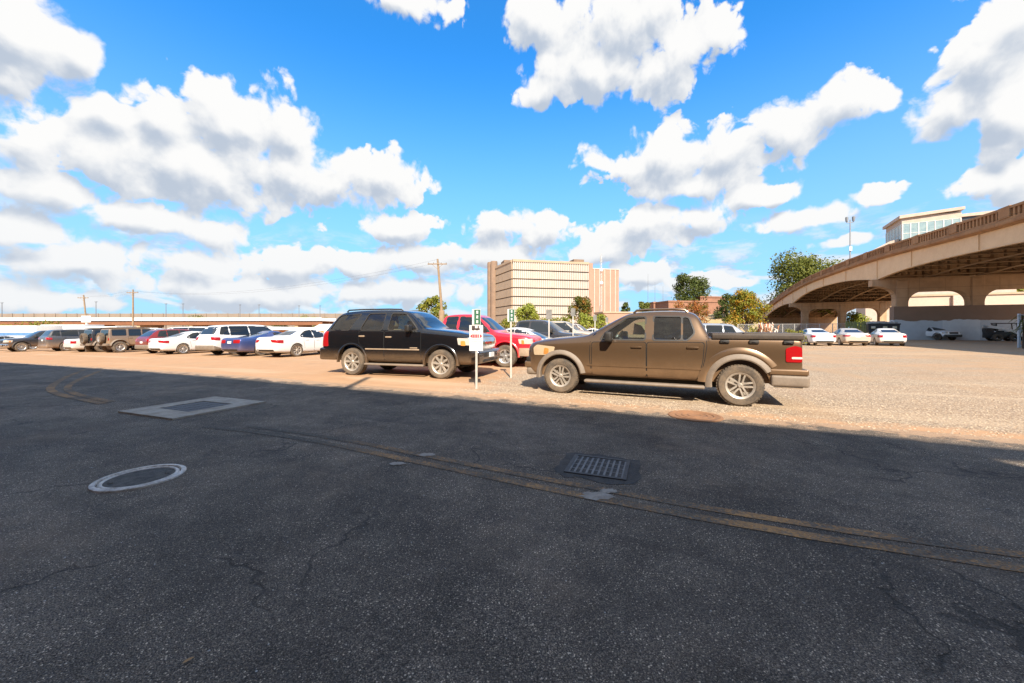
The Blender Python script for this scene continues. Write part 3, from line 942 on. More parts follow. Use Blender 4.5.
def wagon_spec(id, wb, H, fo, ro, hood, belt, hw, Rw, rear_slope=.35, sub=1, ws_len=.75, cowl=None, tail='suv', nose=.75):
    """sport utility and estate shapes"""
    a = wb / 2
    F, B = a + fo, -a - ro
    c = a - .38 if cowl is None else cowl
    rf = c - ws_len
    rb = B + rear_slope + .12
    k = [(F, .42, hw * .55, nose - .06, hw * .5, nose - .03, .005), (F - .03, .32, hw * .78, nose, hw * .7, nose + .05, .01), (F - .14, .27, hw * .92, nose + .10, hw * .8, nose + .16, .02), (F - .4, .25, hw * .985, hood - .14, hw * .84, hood - .06, .03),
         (a, .26, hw, hood - .07, hw * .86, hood - .01, .035), (c + .08, .26, hw, belt - .03, hw * .85, hood + .03, .03), (c, .26, hw, belt, hw * .83, hood + .07, .03),
         (rf + .16, .26, hw, belt + .01, hw * .735, H - .13, .03), (rf, .26, hw, belt + .015, hw * .71, H - .05, .03), (rf - .25, .26, hw, belt + .02, hw * .70, H - .02, .03), ((rf + rb) / 2, .26, hw, belt + .03, hw * .70, H - .0, .025),
         (rb + .1, .28, hw, belt + .04, hw * .69, H - .04, .02), (rb - .05, .30, hw * .995, belt + .04, hw * .70, H - .09, .02), (B + .16, .32, hw * .985, belt + .02, hw * .80, belt + .13, .01), (B + .05, .36, hw * .965, belt - .03, hw * .84, belt + .02, .01), (B + .01, .42, hw * .93, belt - .16, hw * .84, belt - .12, .0), (B, .48, hw * .85, belt - .3, hw * .78, belt - .27, .0)]
    m1 = (rf + rb) / 2 + .22
    m2 = rb + .42
    zt = H - .115
    wins = [dict(kind='front', poly=[(c - .16, belt + .06), (c - .26, belt + .13), (rf + .04, zt), (m1 + .03, zt + .01), (m1 + .03, belt + .06)], r=.05),
            dict(kind='rear', poly=[(m1 - .05, belt + .06), (m1 - .05, zt + .01), (m2 + .04, zt), (m2 + .02, belt + .08)], r=.05),
            dict(kind='rear', poly=[(m2 - .06, belt + .09), (m2 - .04, zt - .005), (rb + .05, zt - .04), (rb - .12, belt + .12)], r=.05)]
    z0 = .30
    return dict(id=id, wb=wb, Rw=Rw, tw=.23, rim=Rw * .66, tr=hw - .015, Ra=Rw + .06, arch_up=.02, sub=sub, keys=k, windows=wins,
                windshield=sym(hw * .80, hood + .09, hw * .68, H - .13), rear_window=sym(hw * .72, belt + .12, hw * .66, H - .13),
                doors=[[(c + .0, z0), (c + .0, belt), (m1, belt + .02), (m1, z0)], [(m1 - .03, z0), (m1 - .03, belt + .02), (m2 + .02, belt + .03), (-a + Rw + .10, .62), (-a + Rw + .14, z0)]],
                handles=[(m1 + .18, belt - .10), (m2 + .20, belt - .08)],
                headlight=[(45, F - .3, hw * .8, [(-.20, nose - .02), (.34, nose + .04), (.38, nose + .13), (-.16, nose + .12)])],
                taillight=[(130, B + .15, hw * .85, [(-.22, belt - .24), (.20, belt - .20), (.26, belt - .02), (-.22, belt - .06)])],
                faces=[('grille', 0, sym(.42, nose - .20, .48, nose + .06), 'grille', .012), ('plate', 180, sym(.16, belt - .34, .16, belt - .21), 'plate', .01, .01)],
                mirror=(c - .26, belt + .10, hw - .03),
                extras=[('bumper', 'bumper', mk_box(F - .34, F + .02, -hw * .9, hw * .9, .24, .46, .09, 3)), ('rear_bumper', 'bumper', mk_box(B - .04, B + .42, -hw * .965, hw * .965, .30, .62, .10, 3))])


def sedan_spec(id, wb=2.78, H=1.46, fo=.93, ro=1.12, hw=.91, sub=2, deck=1.06, belt=.92, hood=.95, Rw=.325, coupe=False, tail=None):
    a = wb / 2
    F, B = a + fo, -a - ro
    c = a - .50
    rf = c - .95
    rb = -a + (.52 if not coupe else .75)      # end of the roof
    dk = -a - .38                                # start of the boot lid
    k = [(F, .36, hw * .50, .58, hw * .44, .61, .005), (F - .04, .26, hw * .76, .66, hw * .68, .70, .01), (F - .18, .20, hw * .92, .74, hw * .80, .79, .02), (F - .5, .18, hw * .985, .82, hw * .85, .87, .03),
         (a - .05, .18, hw, .87, hw * .86, hood - .02, .03), (c + .08, .18, hw, belt - .03, hw * .84, hood + .03, .03), (c, .18, hw, belt, hw * .82, hood + .06, .03),
         (rf + .25, .18, hw, belt + .01, hw * .70, H - .14, .03), (rf + .02, .18, hw, belt + .015, hw * .655, H - .05, .03), (rf - .25, .18, hw, belt + .02, hw * .64, H - .01, .025), ((rf + rb) / 2 - .1, .18, hw, belt + .03, hw * .63, H, .02),
         (rb + .05, .18, hw, belt + .04, hw * .64, H - .06, .02), (rb - .25, .19, hw, belt + .05, hw * .67, H - .16, .02), (dk + .10, .20, hw, belt + .06, hw * .76, deck + .035, .01), (dk - .05, .21, hw * .998, belt + .05, hw * .80, deck + .0, .01), (B + .22, .24, hw * .97, belt + .04, hw * .80, deck - .01, .01), (B + .07, .28, hw * .93, belt + .01, hw * .79, deck - .02, .01), (B + .02, .36, hw * .86, belt - .12, hw * .76, deck - .14, .0), (B, .42, hw * .80, .70, hw * .72, .74, .0)]
    m1 = (rf + rb) / 2 + .10
    zt = H - .10
    if coupe:
        wins = [dict(kind='front', poly=[(c - .20, belt + .06), (rf + .10, zt), (m1 - .2, zt), (m1 - .25, belt + .06)], r=.05), dict(kind='rear', poly=[(m1 - .32, belt + .08), (m1 - .28, zt - .01), (rb + .15, belt + .24), (rb + .05, belt + .12)], r=.05)]
        doors = [[(c, .26), (c, belt), (m1 - .28, belt + .02), (m1 - .28, .26)]]
        hs = [(m1 - .1, belt - .08)]
    else:
        wins = [dict(kind='front', poly=[(c - .20, belt + .06), (c - .30, belt + .12), (rf + .10, zt), (m1 + .03, zt + .01), (m1 + .03, belt + .06)], r=.05),
                dict(kind='rear', poly=[(m1 - .04, belt + .06), (m1 - .04, zt + .01), (rb + .14, zt - .03), (rb - .22, belt + .20), (rb - .26, belt + .11)], r=.06)]
        doors = [[(c, .26), (c, belt), (m1, belt + .02), (m1, .26)], [(m1 - .03, .26), (m1 - .03, belt + .02), (rb - .16, belt + .03), (-a + Rw + .10, .60), (-a + Rw + .14, .26)]]
        hs = [(m1 + .18, belt - .07), (rb + .05, belt - .05)]
    tl = tail or [(140, B + .15, hw * .82, [(-.26, belt - .20), (.26, belt - .13), (.34, belt - .0), (-.26, belt - .03)])]
    return dict(id=id, wb=wb, Rw=Rw, tw=.22, rim=Rw * .68, tr=hw - .01, Ra=Rw + .05, arch_up=.015, sub=sub, keys=k, windows=wins,
                windshield=sym(hw * .80, hood + .08, hw * .62, H - .12), rear_window=sym(hw * .70, deck + .06, hw * .60, H - .12),
                doors=doors, handles=hs,
                headlight=[(45, F - .3, hw * .8, [(-.22, .64), (.30, .70), (.42, .80), (-.16, .76)])], taillight=tl,
                faces=[('grille', 0, sym(.36, .42, .44, .62), 'grille', .012), ('plate', 180, sym(.16, .72, .16, .85), 'plate', .012, .01), ('lower_valance', 180, sym(.62, .27, .66, .42), 'black', .01)],
                mirror=(c - .30, belt + .08, hw - .04),
                extras=[])


SEDAN = sedan_spec('sedan')
SEDAN2 = sedan_spec('sedan_b', wb=2.72, H=1.45, ro=1.05, hw=.90, tail=[(135, -2.72 / 2 - .9, .74, [(-.16, .70), (.20, .70), (.22, .90), (-.16, .90)])])
COUPE = sedan_spec('coupe', wb=2.72, H=1.38, fo=.85, ro=1.15, hw=.94, coupe=True, deck=1.04, Rw=.35, tail=[(180, 0, .60, [(-.24, .74), (.24, .74), (.24, .92), (-.24, .92)])])
SUV = wagon_spec('suv', 3.07, 1.80, .95, 1.15, 1.12, 1.12, .98, .385, sub=2)
CUV = wagon_spec('cuv', 2.70, 1.66, .92, .95, 1.05, 1.05, .92, .36, rear_slope=.55, sub=2)
BIG = wagon_spec('big_suv', 2.95, 1.90, 1.0, 1.15, 1.25, 1.25, 1.0, .40, rear_slope=.30, sub=2, nose=.95)
FULL = pickup_spec('pickup_full', 3.60, 1.55, sub=2, H=1.88)
RED = pickup_spec('pickup_red', 3.50, 1.40, lower=True, sub=2, H=1.95, hood=1.22)
SMALL = pickup_spec('pickup_small', 3.08, 1.52, sub=2, H=1.76, hood=1.12)
VAN = wagon_spec('van', 3.4, 2.1, .75, 1.3, 1.2, 1.15, .98, .36, rear_slope=.08, sub=1, ws_len=.7, cowl=1.75, nose=.8)

# ------- boxy off-roader
JEEP = dict(
    id='jeep', wb=2.95, Rw=.41, tw=.26, rim=.235, tr=.92, Ra=.50, arch_up=.06, sub=2,
    keys=[(1.98, .62, .50, .98, .45, 1.02, .0), (1.96, .58, .60, 1.06, .55, 1.10, .005), (1.90, .55, .66, 1.10, .60, 1.16, .01), (1.0, .50, .72, 1.14, .66, 1.20, .02), (.80, .48, .76, 1.15, .70, 1.21, .01), (.74, .48, .79, 1.16, .76, 1.24, .01),
          (.70, .48, .80, 1.17, .755, 1.30, .01), (.46, .48, .80, 1.18, .70, 1.76, .01), (.38, .48, .80, 1.18, .69, 1.81, .01), (-.6, .48, .80, 1.18, .69, 1.85, .01), (-1.9, .50, .80, 1.18, .69, 1.83, .01), (-1.98, .50, .80, 1.18, .70, 1.80, .01), (-2.02, .52, .79, 1.18, .75, 1.30, .0), (-2.04, .54, .78, 1.10, .74, 1.16, .0)],
    windows=[dict(kind='front', poly=[(.55, 1.25), (.40, 1.70), (-.12, 1.73), (-.12, 1.25)], r=.05), dict(kind='rear', poly=[(-.24, 1.25), (-.24, 1.73), (-.92, 1.73), (-.92, 1.25)], r=.04), dict(kind='rear', poly=[(-1.10, 1.28), (-1.10, 1.72), (-1.85, 1.71), (-1.85, 1.28)], r=.05)],
    windshield=sym(.70, 1.30, .64, 1.70), rear_window=sym(.60, 1.28, .58, 1.70),
    doors=[[(.60, .58), (.60, 1.18), (-.16, 1.18), (-.16, .58)], [(-.19, .58), (-.19, 1.18), (-.98, 1.18), (-.95, .9), (-.85, .58)]], handles=[(-.02, 1.08), (-.85, 1.08)],
    headlight=[(0, 1.9, .44, [(-.10, .88), (.10, .88), (.10, 1.06), (-.10, 1.06)])], taillight=[(180, -2.0, .70, [(-.07, .92), (.07, .92), (.07, 1.10), (-.07, 1.10)])],
    faces=[('grille', 0, sym(.30, .80, .30, 1.06), 'black', .01)], mirror=(.45, 1.28, .80),
    extras=[('front_fender', 'clad', lambda: flare_mesh(1.475, .47, .74, .47, .56, 8, 172, .20)), ('rear_fender', 'clad', lambda: flare_mesh(-1.475, .47, .76, .47, .56, 8, 172, .17)),
            ('bumper', 'clad', mk_box(1.98, 2.18, -.78, .78, .55, .75, .04, 2)), ('rear_bumper', 'clad', mk_boxes([(-2.20, -2.03, -.80, .80, .52, .70)], .04)),
            ('spare_tyre', 'tyre', lambda: spare()), ('spare_rim', 'rim', lambda: spare_rim()), ('hard_top', 'top', mk_box(-1.99, .36, -.70, .70, 1.835, 1.885, .03, 3))])


def spare():
    b = bmesh.new()
    Mx = Matrix.Translation((-2.24, -.05, 1.08)) @ Matrix.Rotation(R(90), 4, 'Z')
    add_lathe(b, [(.24, .10), (.26, .125), (.34, .13), (.40, .11), (.415, .06), (.415, -.06), (.40, -.11), (.26, -.125), (.24, -.10)], 32, 'y', Mx, True)
    return b


def spare_rim():
    b = bmesh.new()
    Mx = Matrix.Translation((-2.24, -.05, 1.08)) @ Matrix.Rotation(R(90), 4, 'Z')
    add_lathe(b, [(.001, .09), (.08, .085), (.16, .05), (.22, .09), (.245, .105), (.245, -.09), (.001, -.09)], 24, 'y', Mx)
    return b
M['grille'] = M['black']
M['bumper'] = M['black']
M['lip'] = M['black']
M['lower'] = M['clad_tan']

# ---------------------------------------------------------------- ground and road
def along(p_):            # distance across the road (n) and along it (u), from world position nodes
    pass


def ground_mat():
    m, t, b = new_mat('lot_surface')
    P = t.pos()
    s = t.sep(P)
    n = t.math('ADD', t.math('MULTIPLY', s[0], NV.x), t.math('MULTIPLY', s[1], NV.y))
    big = t.noise(P, 0.35, 4, 0.6)
    mid = t.noise(P, 1.6, 5, 0.65)
    # gravel: stones of many tints, thicker to the right and round the posts
    c1 = t.vor(P, 42.0, out='Color')
    d1 = t.vor(P, 42.0)
    c2 = t.vor(P, 95.0, out='Color')
    g = t.sep(c1)[0]
    g2 = t.sep(c2)[1]
    stone = t.mix(t.math('POWER', g, 1.6), (0.24, 0.16, 0.095), (0.63, 0.505, 0.36))
    stone = t.mix(t.ramp(t.sep(c1)[2], 0.80, 0.86), stone, (0.20, 0.15, 0.11))
    stone = t.mix(t.math('MULTIPLY', t.ramp(g2, 0.3, 1.0), 0.45), stone, (0.62, 0.51, 0.38))
    stone = t.mix(t.math('MULTIPLY', t.ramp(d1, 0.40, 0.72), 0.75), stone, (0.16, 0.11, 0.07))
    dirt = t.mix(mid, (0.35, 0.195, 0.10), (0.475, 0.292, 0.165))
    dirt = t.mix(t.math('MULTIPLY', t.ramp(t.noise(P, 90.0, 2), 0.35, 0.75), 0.35), dirt, (0.28, 0.17, 0.10))
    # where the gravel lies
    q = t.math('ADD', s[0], t.math('MULTIPLY', t.math('SUBTRACT', n, 8.0), -0.28))
    gm = t.ramp(t.math('ADD', q, t.math('MULTIPLY', t.math('SUBTRACT', mid, 0.5), 3.4)), -1.6, 0.0)
    edge = t.ramp(t.math('ADD', n, t.math('MULTIPLY', t.math('SUBTRACT', t.noise(P, 1.1, 7, 0.7), 0.5), 2.6)), 7.0, 7.55)
    gm = t.math('MULTIPLY', gm, edge)
    worn = t.ramp(t.noise(t.vec('MULTIPLY', P, (0.16, 0.5, 1)), 1.0, 5, 0.65), 0.42, 0.62)
    gm = t.math('MULTIPLY', gm, t.math('SUBTRACT', 1.0, t.math('MULTIPLY', worn, t.ramp(n, 9.0, 22.0, 0.15, 0.55))))
    col = t.mix(gm, dirt, stone)
    far = t.ramp(n, 18.0, 60.0)
    col = t.mix(t.math('MULTIPLY', far, t.ramp(big, 0.3, 0.7, 0.2, 0.8)), col, (0.46, 0.28, 0.145))
    # ruts left by tyres turning in, and dried puddles
    uu = t.math('ADD', t.math('MULTIPLY', s[0], UV.x), t.math('MULTIPLY', s[1], UV.y))
    rt = t.noise(t.comb(t.math('MULTIPLY', uu, .55), t.math('MULTIPLY', n, .09), 0.0), 1.0, 5, .62, .4)
    col = t.mix(t.math('MULTIPLY', t.ramp(rt, .50, .66), .55), col, t.mix(mid, (0.30, 0.185, 0.10), (0.42, 0.28, 0.165)))
    rt2 = t.noise(t.comb(t.math('MULTIPLY', uu, .06), t.math('MULTIPLY', n, .8), 4.0), 1.0, 5, .62, .3)
    col = t.mix(t.math('MULTIPLY', t.ramp(rt2, .54, .68), .45), col, (0.50, 0.37, 0.245))
    # oily stains in the parking bays
    st = t.ramp(t.noise(P, 0.55, 3, 0.5, 0.6), 0.60, 0.74)
    col = t.mix(t.math('MULTIPLY', st, 0.35), col, (0.24, 0.16, 0.10))
    h = t.math('ADD', t.math('MULTIPLY', t.math('SUBTRACT', 1.0, d1), t.math('ADD', t.math('MULTIPLY', gm, 0.9), 0.05)), t.math('MULTIPLY', t.noise(P, 45.0, 4), 0.35))
    pset(t, b, col, 0.95, 0, 0.25, None, t.bump(h, 0.55, 0.02))
    return m


def asphalt_mat():
    m, t, b = new_mat('old_asphalt')
    P = t.pos()
    s = t.sep(P)
    n = t.math('ADD', t.math('MULTIPLY', s[0], NV.x), t.math('MULTIPLY', s[1], NV.y))
    u = t.math('ADD', t.math('MULTIPLY', s[0], UV.x), t.math('MULTIPLY', s[1], UV.y))
    big = t.noise(P, 0.28, 5, 0.6)
    mid = t.noise(P, 2.2, 5, 0.65, 0.3)
    v1 = t.new('ShaderNodeTexVoronoi'); t.put(v1.inputs['Vector'], P); v1.inputs['Scale'].default_value = 135.0
    r1 = t.sep(v1.outputs['Color'])
    v2 = t.new('ShaderNodeTexVoronoi'); t.put(v2.inputs['Vector'], P); v2.inputs['Scale'].default_value = 250.0
    r2 = t.sep(v2.outputs['Color'])
    base = t.mix(t.ramp(big, 0.3, 0.7), (0.052, 0.045, 0.038), (0.105, 0.090, 0.074))
    base = t.mix(t.math('MULTIPLY', t.ramp(mid, 0.52, 0.75), 0.55), base, (0.032, 0.028, 0.025))
    # aggregate: grey stones, a few nearly white, pits between
    blot = t.noise(P, 0.75, 6, 0.68, 0.5)
    base = t.mix(t.math('MULTIPLY', t.ramp(blot, 0.50, 0.66), 0.75), base, (0.024, 0.022, 0.021))
    base = t.mix(t.math('MULTIPLY', t.ramp(t.noise(t.vec('ADD', P, (31.0, 7.0, 0.0)), 0.42, 5, 0.6, 0.8), 0.54, 0.70), 0.6), base, (0.135, 0.112, 0.088))
    worn = t.ramp(t.noise(t.vec('ADD', P, (3.0, 17.0, 0.0)), 1.1, 4, 0.6), 0.32, 0.68, 0.35, 1.0)
    a = t.mix(t.math('MULTIPLY', t.math('POWER', r1[0], 2.0), worn), base, (0.20, 0.175, 0.145))
    a = t.mix(t.ramp(r1[1], 0.962, 0.970, smooth=False), a, (0.46, 0.41, 0.34))
    a = t.mix(t.math('MULTIPLY', t.ramp(r2[0], 0.90, 0.93), 0.75), a, (0.36, 0.31, 0.25))
    a = t.mix(t.math('MULTIPLY', t.ramp(v1.outputs['Distance'], 0.42, 0.75), 0.8), a, (0.014, 0.012, 0.011))
    a = t.mix(t.math('MULTIPLY', t.ramp(r2[1], 0.0, 0.30, 1.0, 0.0), 0.6), a, (0.014, 0.014, 0.016))
    # dust and clay trodden in
    dust = t.ramp(t.noise(P, 0.7, 5, 0.62), 0.50, 0.78)
    a = t.mix(t.math('MULTIPLY', dust, 0.40), a, (0.17, 0.125, 0.088))
    tr = t.noise(t.comb(t.math('MULTIPLY', u, 0.12), t.math('MULTIPLY', n, 1.5)), 1.0, 5, 0.65, 0.3)
    a = t.mix(t.math('MULTIPLY', t.ramp(tr, 0.45, 0.7), 0.45), a, (0.040, 0.035, 0.031))
    # cracks
    w = t.vec('ADD', P, t.vec('SCALE', t.noise(P, 1.1, 4, 0.6, col=True), scale=1.3))
    ck = t.vor(w, 0.42, 'DISTANCE_TO_EDGE')
    cr = t.math('MULTIPLY', t.ramp(ck, 0.002, 0.010, 1.0, 0.0), t.ramp(t.noise(P, 0.45, 3), 0.44, 0.54))
    a = t.mix(t.math('MULTIPLY', cr, 0.65), a, (0.016, 0.015, 0.014))
    mott = t.math('ADD', t.math('MULTIPLY', t.noise(P, 0.55, 6, 0.66, 0.4), 0.65), t.math('MULTIPLY', t.noise(P, 3.5, 5, 0.6), 0.35))
    a = t.vec('MULTIPLY', t.vec('SCALE', a, scale=t.ramp(mott, 0.36, 0.64, 0.98, 1.95)), (1.10, 1.0, 0.88))
    # the dirty edge of the road against the lot
    ed = t.math('ADD', n, t.math('MULTIPLY', t.math('SUBTRACT', t.noise(P, 2.4, 7, 0.72), 0.5), 1.5))
    e = t.ramp(ed, 6.60, 6.80)
    clay = t.mix(mid, (0.34, 0.19, 0.098), (0.47, 0.29, 0.165))
    clay = t.mix(t.math('MULTIPLY', r1[0], 0.5), clay, (0.5, 0.40, 0.29))
    clay = t.mix(t.ramp(r2[0], .88, .92), clay, (0.20, 0.13, 0.08))
    a = t.mix(e, a, clay)
    h = t.math('ADD', t.math('MULTIPLY', t.math('SUBTRACT', 1.0, v1.outputs['Distance']), t.math('ADD', 0.4, r1[2])), t.math('MULTIPLY', r2[2], 0.45))
    h = t.math('SUBTRACT', h, t.math('MULTIPLY', cr, 1.5))
    h = t.math('ADD', h, t.math('MULTIPLY', mid, 0.8))
    pset(t, b, a, t.mix(r1[2], (0.62,) * 3, (0.95,) * 3), 0, 0.35, None, t.bump(h, 0.65, 0.012))
    return m


def surface(name, us, ns, z, m, kind='structure'):
    b = bmesh.new()
    g = [[b.verts.new((*(UV * u + NV * n).xy, ground_z(*(UV * u + NV * n).xy) + z)) for n in ns] for u in us]
    for i in range(len(us) - 1):
        for j in range(len(ns) - 1): b.faces.new((g[i][j], g[i + 1][j], g[i + 1][j + 1], g[i][j + 1]))
    o = obj(name, b, m)
    return tag(o, kind=kind)


us = [-3000, -1200, -500, -250] + [-160 + 4 * i for i in range(56)] + [100, 200, 500, 1200, 3000]
ns = [-1500, -300, -60, -20] + [-8 + 4 * i for i in range(40)] + [180, 300, 700, 1500, 4000]
surface('ground', us, ns, 0.0, ground_mat())
surface('road', [-240] + [-120 + 3 * i for i in range(60)] + [80, 140], [-3.3 + 0.5 * i for i in range(21)] + [7.05], 0.004, asphalt_mat())


def ribbon(bm, pts, w, z, wob=0.006):
    P = [Vector(p).to_3d() for p in pts]
    # resample
    Q = []
    for i in range(len(P) - 1):
        k = max(1, int((P[i + 1] - P[i]).length / 0.25))
        for j in range(k): Q.append(P[i].lerp(P[i + 1], j / k))
    Q.append(P[-1])
    for _ in range(12):
        Q = [Q[0]] + [(Q[i - 1] + Q[i] * 2 + Q[i + 1]) / 4 for i in range(1, len(Q) - 1)] + [Q[-1]]
    prev = None
    for i, p in enumerate(Q):
        tn = (Q[min(i + 1, len(Q) - 1)] - Q[max(i - 1, 0)]).normalized()
        s = Vector((-tn.y, tn.x, 0))
        a, c = p + s * (w / 2 + random.uniform(-wob, wob)), p - s * (w / 2 + random.uniform(-wob, wob))
        cur = [bm.verts.new((q.x, q.y, ground_z(q.x, q.y) + z)) for q in (a, c)]
        if prev: bm.faces.new((prev[0], prev[1], cur[1], cur[0]))
        prev = cur


def line_mat():
    m, t, b = new_mat('worn_yellow_paint')
    P = t.pos()
    v1 = t.new('ShaderNodeTexVoronoi'); t.put(v1.inputs['Vector'], P); v1.inputs['Scale'].default_value = 85.0
    r = t.sep(v1.outputs['Color'])
    wear = t.math('ADD', t.math('MULTIPLY', t.noise(P, 1.3, 5, 0.65), 0.9), t.math('MULTIPLY', t.noise(P, 30.0, 4, 0.7), 0.55))
    wear = t.math('ADD', wear, t.math('MULTIPLY', r[0], 0.22))
    s_ = t.sep(P)
    wear = t.math('ADD', wear, t.math('MULTIPLY', t.math('MULTIPLY', t.ramp(s_[0], -4.9, -4.5), t.ramp(s_[0], -3.6, -1.6, 1.0, 0.0)), .42))
    f = t.ramp(wear, 0.58, 0.96)
    yel = t.mix(r[1], (0.40, 0.205, 0.075), (0.48, 0.265, 0.105))
    asp = t.mix(t.math('POWER', r[0], 2.0), (0.062, 0.052, 0.042), (0.17, 0.145, 0.112))
    h = t.math('MULTIPLY', t.math('SUBTRACT', 1.0, v1.outputs['Distance']), t.math('ADD', 0.4, r[2]))
    pset(t, b, t.mix(f, yel, asp), 0.85, 0, 0.3, None, t.bump(h, 0.6, 0.012))
    return m


b = bmesh.new()
ribbon(b, [gp(84, 370), gp(64, 378), gp(50, 387), gp(49, 391), gp(58, 395), gp(78, 399), gp(104, 404)], .14, .008)
ribbon(b, [gp(100, 371), gp(78, 380), gp(66, 387), gp(68, 392), gp(84, 397), gp(112, 402)], .13, .008)
ribbon(b, [gp(204, 427), gp(260, 432), gp(330, 444), gp(420, 463), gp(560, 492), gp(700, 520), gp(860, 545), gp(1024, 572), gp(1300, 606), gp(1300, 606) + UV * 25], .10, .008)
ribbon(b, [gp(250, 427), gp(330, 437), gp(420, 455), gp(560, 483), gp(700, 508), gp(850, 534), gp(1024, 558), gp(1300, 588), gp(1300, 588) + UV * 25], .092, .008)
tag(obj('road_markings', b, line_mat()), kind='structure')

# ---------------------------------------------------------------- things set in the road
M['concrete_slab'] = plain('slab_concrete', (0.44, 0.385, 0.31), 0.85, scale=3, bump=0.35, bscale=50, col2=(0.24, 0.195, 0.145))
M['steel_dark'] = plain('cast_iron', (0.055, 0.052, 0.05), 0.55, 0.6, scale=8, col2=(0.10, 0.085, 0.07), bump=0.2)
M['steel_worn'] = plain('worn_iron_rim', (0.72, 0.67, 0.60), 0.55, 0.1, scale=7, col2=(0.24, 0.19, 0.145), bump=0.15)
M['hatch'] = plain('hatch_plate', (0.085, 0.08, 0.078), 0.6, 0.2, scale=6, col2=(0.05, 0.047, 0.045))
M['pit'] = plain('drain_pit', (0.008, 0.008, 0.008), 0.95)
M['infill'] = plain('cover_infill', (0.15, 0.135, 0.115), 0.9, scale=14, bump=0.8, bscale=120, col2=(0.055, 0.05, 0.045))

q = [gp(119.6, 413), gp(171, 420.3), gp(267, 403), gp(213, 397.7)]
c0 = sum(q, Vector()) / 4
ex_ = ((q[1] - q[0]) + (q[2] - q[3])).normalized(); ey_ = Vector((-ex_.y, ex_.x, 0))
lx = ((q[1] - q[0]).length + (q[2] - q[3]).length) / 2; ly = ((q[3] - q[0]).length + (q[2] - q[1]).length) / 2
t_ = thing('utility_slab', 'pale concrete slab with a dark steel access plate, set in the road', 'slab', c0 + Vector((0, 0, .004)), math.atan2(ex_.y, ex_.x))
b = bmesh.new()
w, h = lx / 2, ly / 2
for q in ((-w, w, -h, -h * .48), (-w, w, h * .48, h), (-w, -w * .56, -h * .48, h * .48), (w * .56, w, -h * .48, h * .48)): add_box(b, *q, -.06, .026, None)
bmesh.ops.remove_doubles(b, verts=b.verts, dist=.001)
obj('concrete_collar', b, M['concrete_slab'], t_, False)
b = bmesh.new()
add_box(b, -w * .56 + .012, w * .56 - .012, -h * .48 + .012, h * .48 - .012, -.06, .020, None, .004, 1)
for i in range(11):
    for j in range(7):
        x, y = -w * .50 + w * 1.0 * i / 10, -h * .42 + h * .84 * j / 6
        add_box(b, -.022, .022, -.006, .006, .019, .024, Matrix.Translation((x, y, 0)) @ Matrix.Rotation(R(45 if (i + j) % 2 else -45), 4, 'Z'))
obj('access_plate', b, M['hatch'], t_, False)

t_ = thing('manhole_cover', 'round manhole cover with a worn pale iron ring, in front of the concrete slab', 'manhole', gp(140.5, 478.3) + Vector((0, 0, .005)))
rm = 0.328
b = bmesh.new()
add_lathe(b, [(rm, -.02), (rm, .012), (rm - .010, .018), (rm - .036, .018), (rm - .042, .006), (rm - .042, -.02)], 72, 'z')
obj('outer_ring', b, M['steel_worn'], t_)
b = bmesh.new()
add_lathe(b, [(rm - .046, -.02), (rm - .050, .004), (rm - .062, .013), (rm - .076, .013), (rm - .082, .006), (rm - .082, -.02)], 72, 'z')
obj('cover_rim', b, M['steel_worn'], t_)
b = bmesh.new()
add_lathe(b, [(rm - .083, -.02), (rm - .083, .005), (.001, .010)], 48, 'z')
for k in range(2):
    a = R(40 + 180 * k)
    add_box(b, -.05, .05, -.018, .018, .004, .014, Matrix.Translation((math.cos(a) * rm * .58, math.sin(a) * rm * .58, 0)) @ Matrix.Rotation(a + PI / 2, 4, 'Z'), .004, 1)
obj('cover_plate', b, M['infill'], t_)

t_ = thing('manhole_cover', 'round rusty manhole cover lying in the sunlit gravel beside the brown pickup', 'manhole', gp(695, 416.5) + Vector((0, 0, .006)))
M['rusty'] = plain('rusty_iron', (0.30, 0.15, 0.07), 0.85, 0.1, scale=10, col2=(0.21, 0.11, 0.06), bump=.3)
b = bmesh.new(); add_lathe(b, [(.40, -.02), (.40, .010), (.36, .016), (.345, .008), (.001, .012)], 48, 'z'); obj('cover_plate', b, M['rusty'], t_)
b = bmesh.new()
for r_ in (.10, .19, .28): add_lathe(b, [(r_ - .01, .008), (r_ - .008, .017), (r_ + .008, .017), (r_ + .01, .008)], 40, 'z')
obj('cover_ridges', b, M['rusty'], t_)

q = [gp(563, 472), gp(624, 482), gp(632, 461.5), gp(576, 456)]
c0 = sum(q, Vector()) / 4
ex_ = ((q[1] - q[0]) + (q[2] - q[3])).normalized()
lx = ((q[1] - q[0]).length + (q[2] - q[3]).length) / 2; ly = ((q[3] - q[0]).length + (q[2] - q[1]).length) / 2
t_ = thing('storm_drain', 'square iron storm drain grate full of slots, sunk in the shaded asphalt', 'drain', c0 + Vector((0, 0, .006)), math.atan2(ex_.y, ex_.x))
w, h = lx / 2, ly / 2
b = bmesh.new()
for q in ((-w, w, -h, -h + .035), (-w, w, h - .035, h), (-w, -w + .035, -h + .035, h - .035), (w - .035, w, -h + .035, h - .035)): add_box(b, *q, -.03, .010)
obj('drain_frame', b, M['steel_dark'], t_, False)
b = bmesh.new()
W2, H2 = w - .04, h - .04
nx, ny = 9, 4
for i in range(nx + 1):
    x = -W2 + 2 * W2 * i / nx; add_box(b, x - .010, x + .010, -H2, H2, -.03, .006)
for j in range(ny + 1):
    y = -H2 + 2 * H2 * j / ny; add_box(b, -W2, W2, y - .007, y + .007, -.032, .003)
M['grate_iron'] = plain('grate_iron', (0.22, 0.20, 0.18), 0.55, 0.2, scale=10, col2=(0.085, 0.08, 0.075))
obj('grate', b, M['grate_iron'], t_, False)
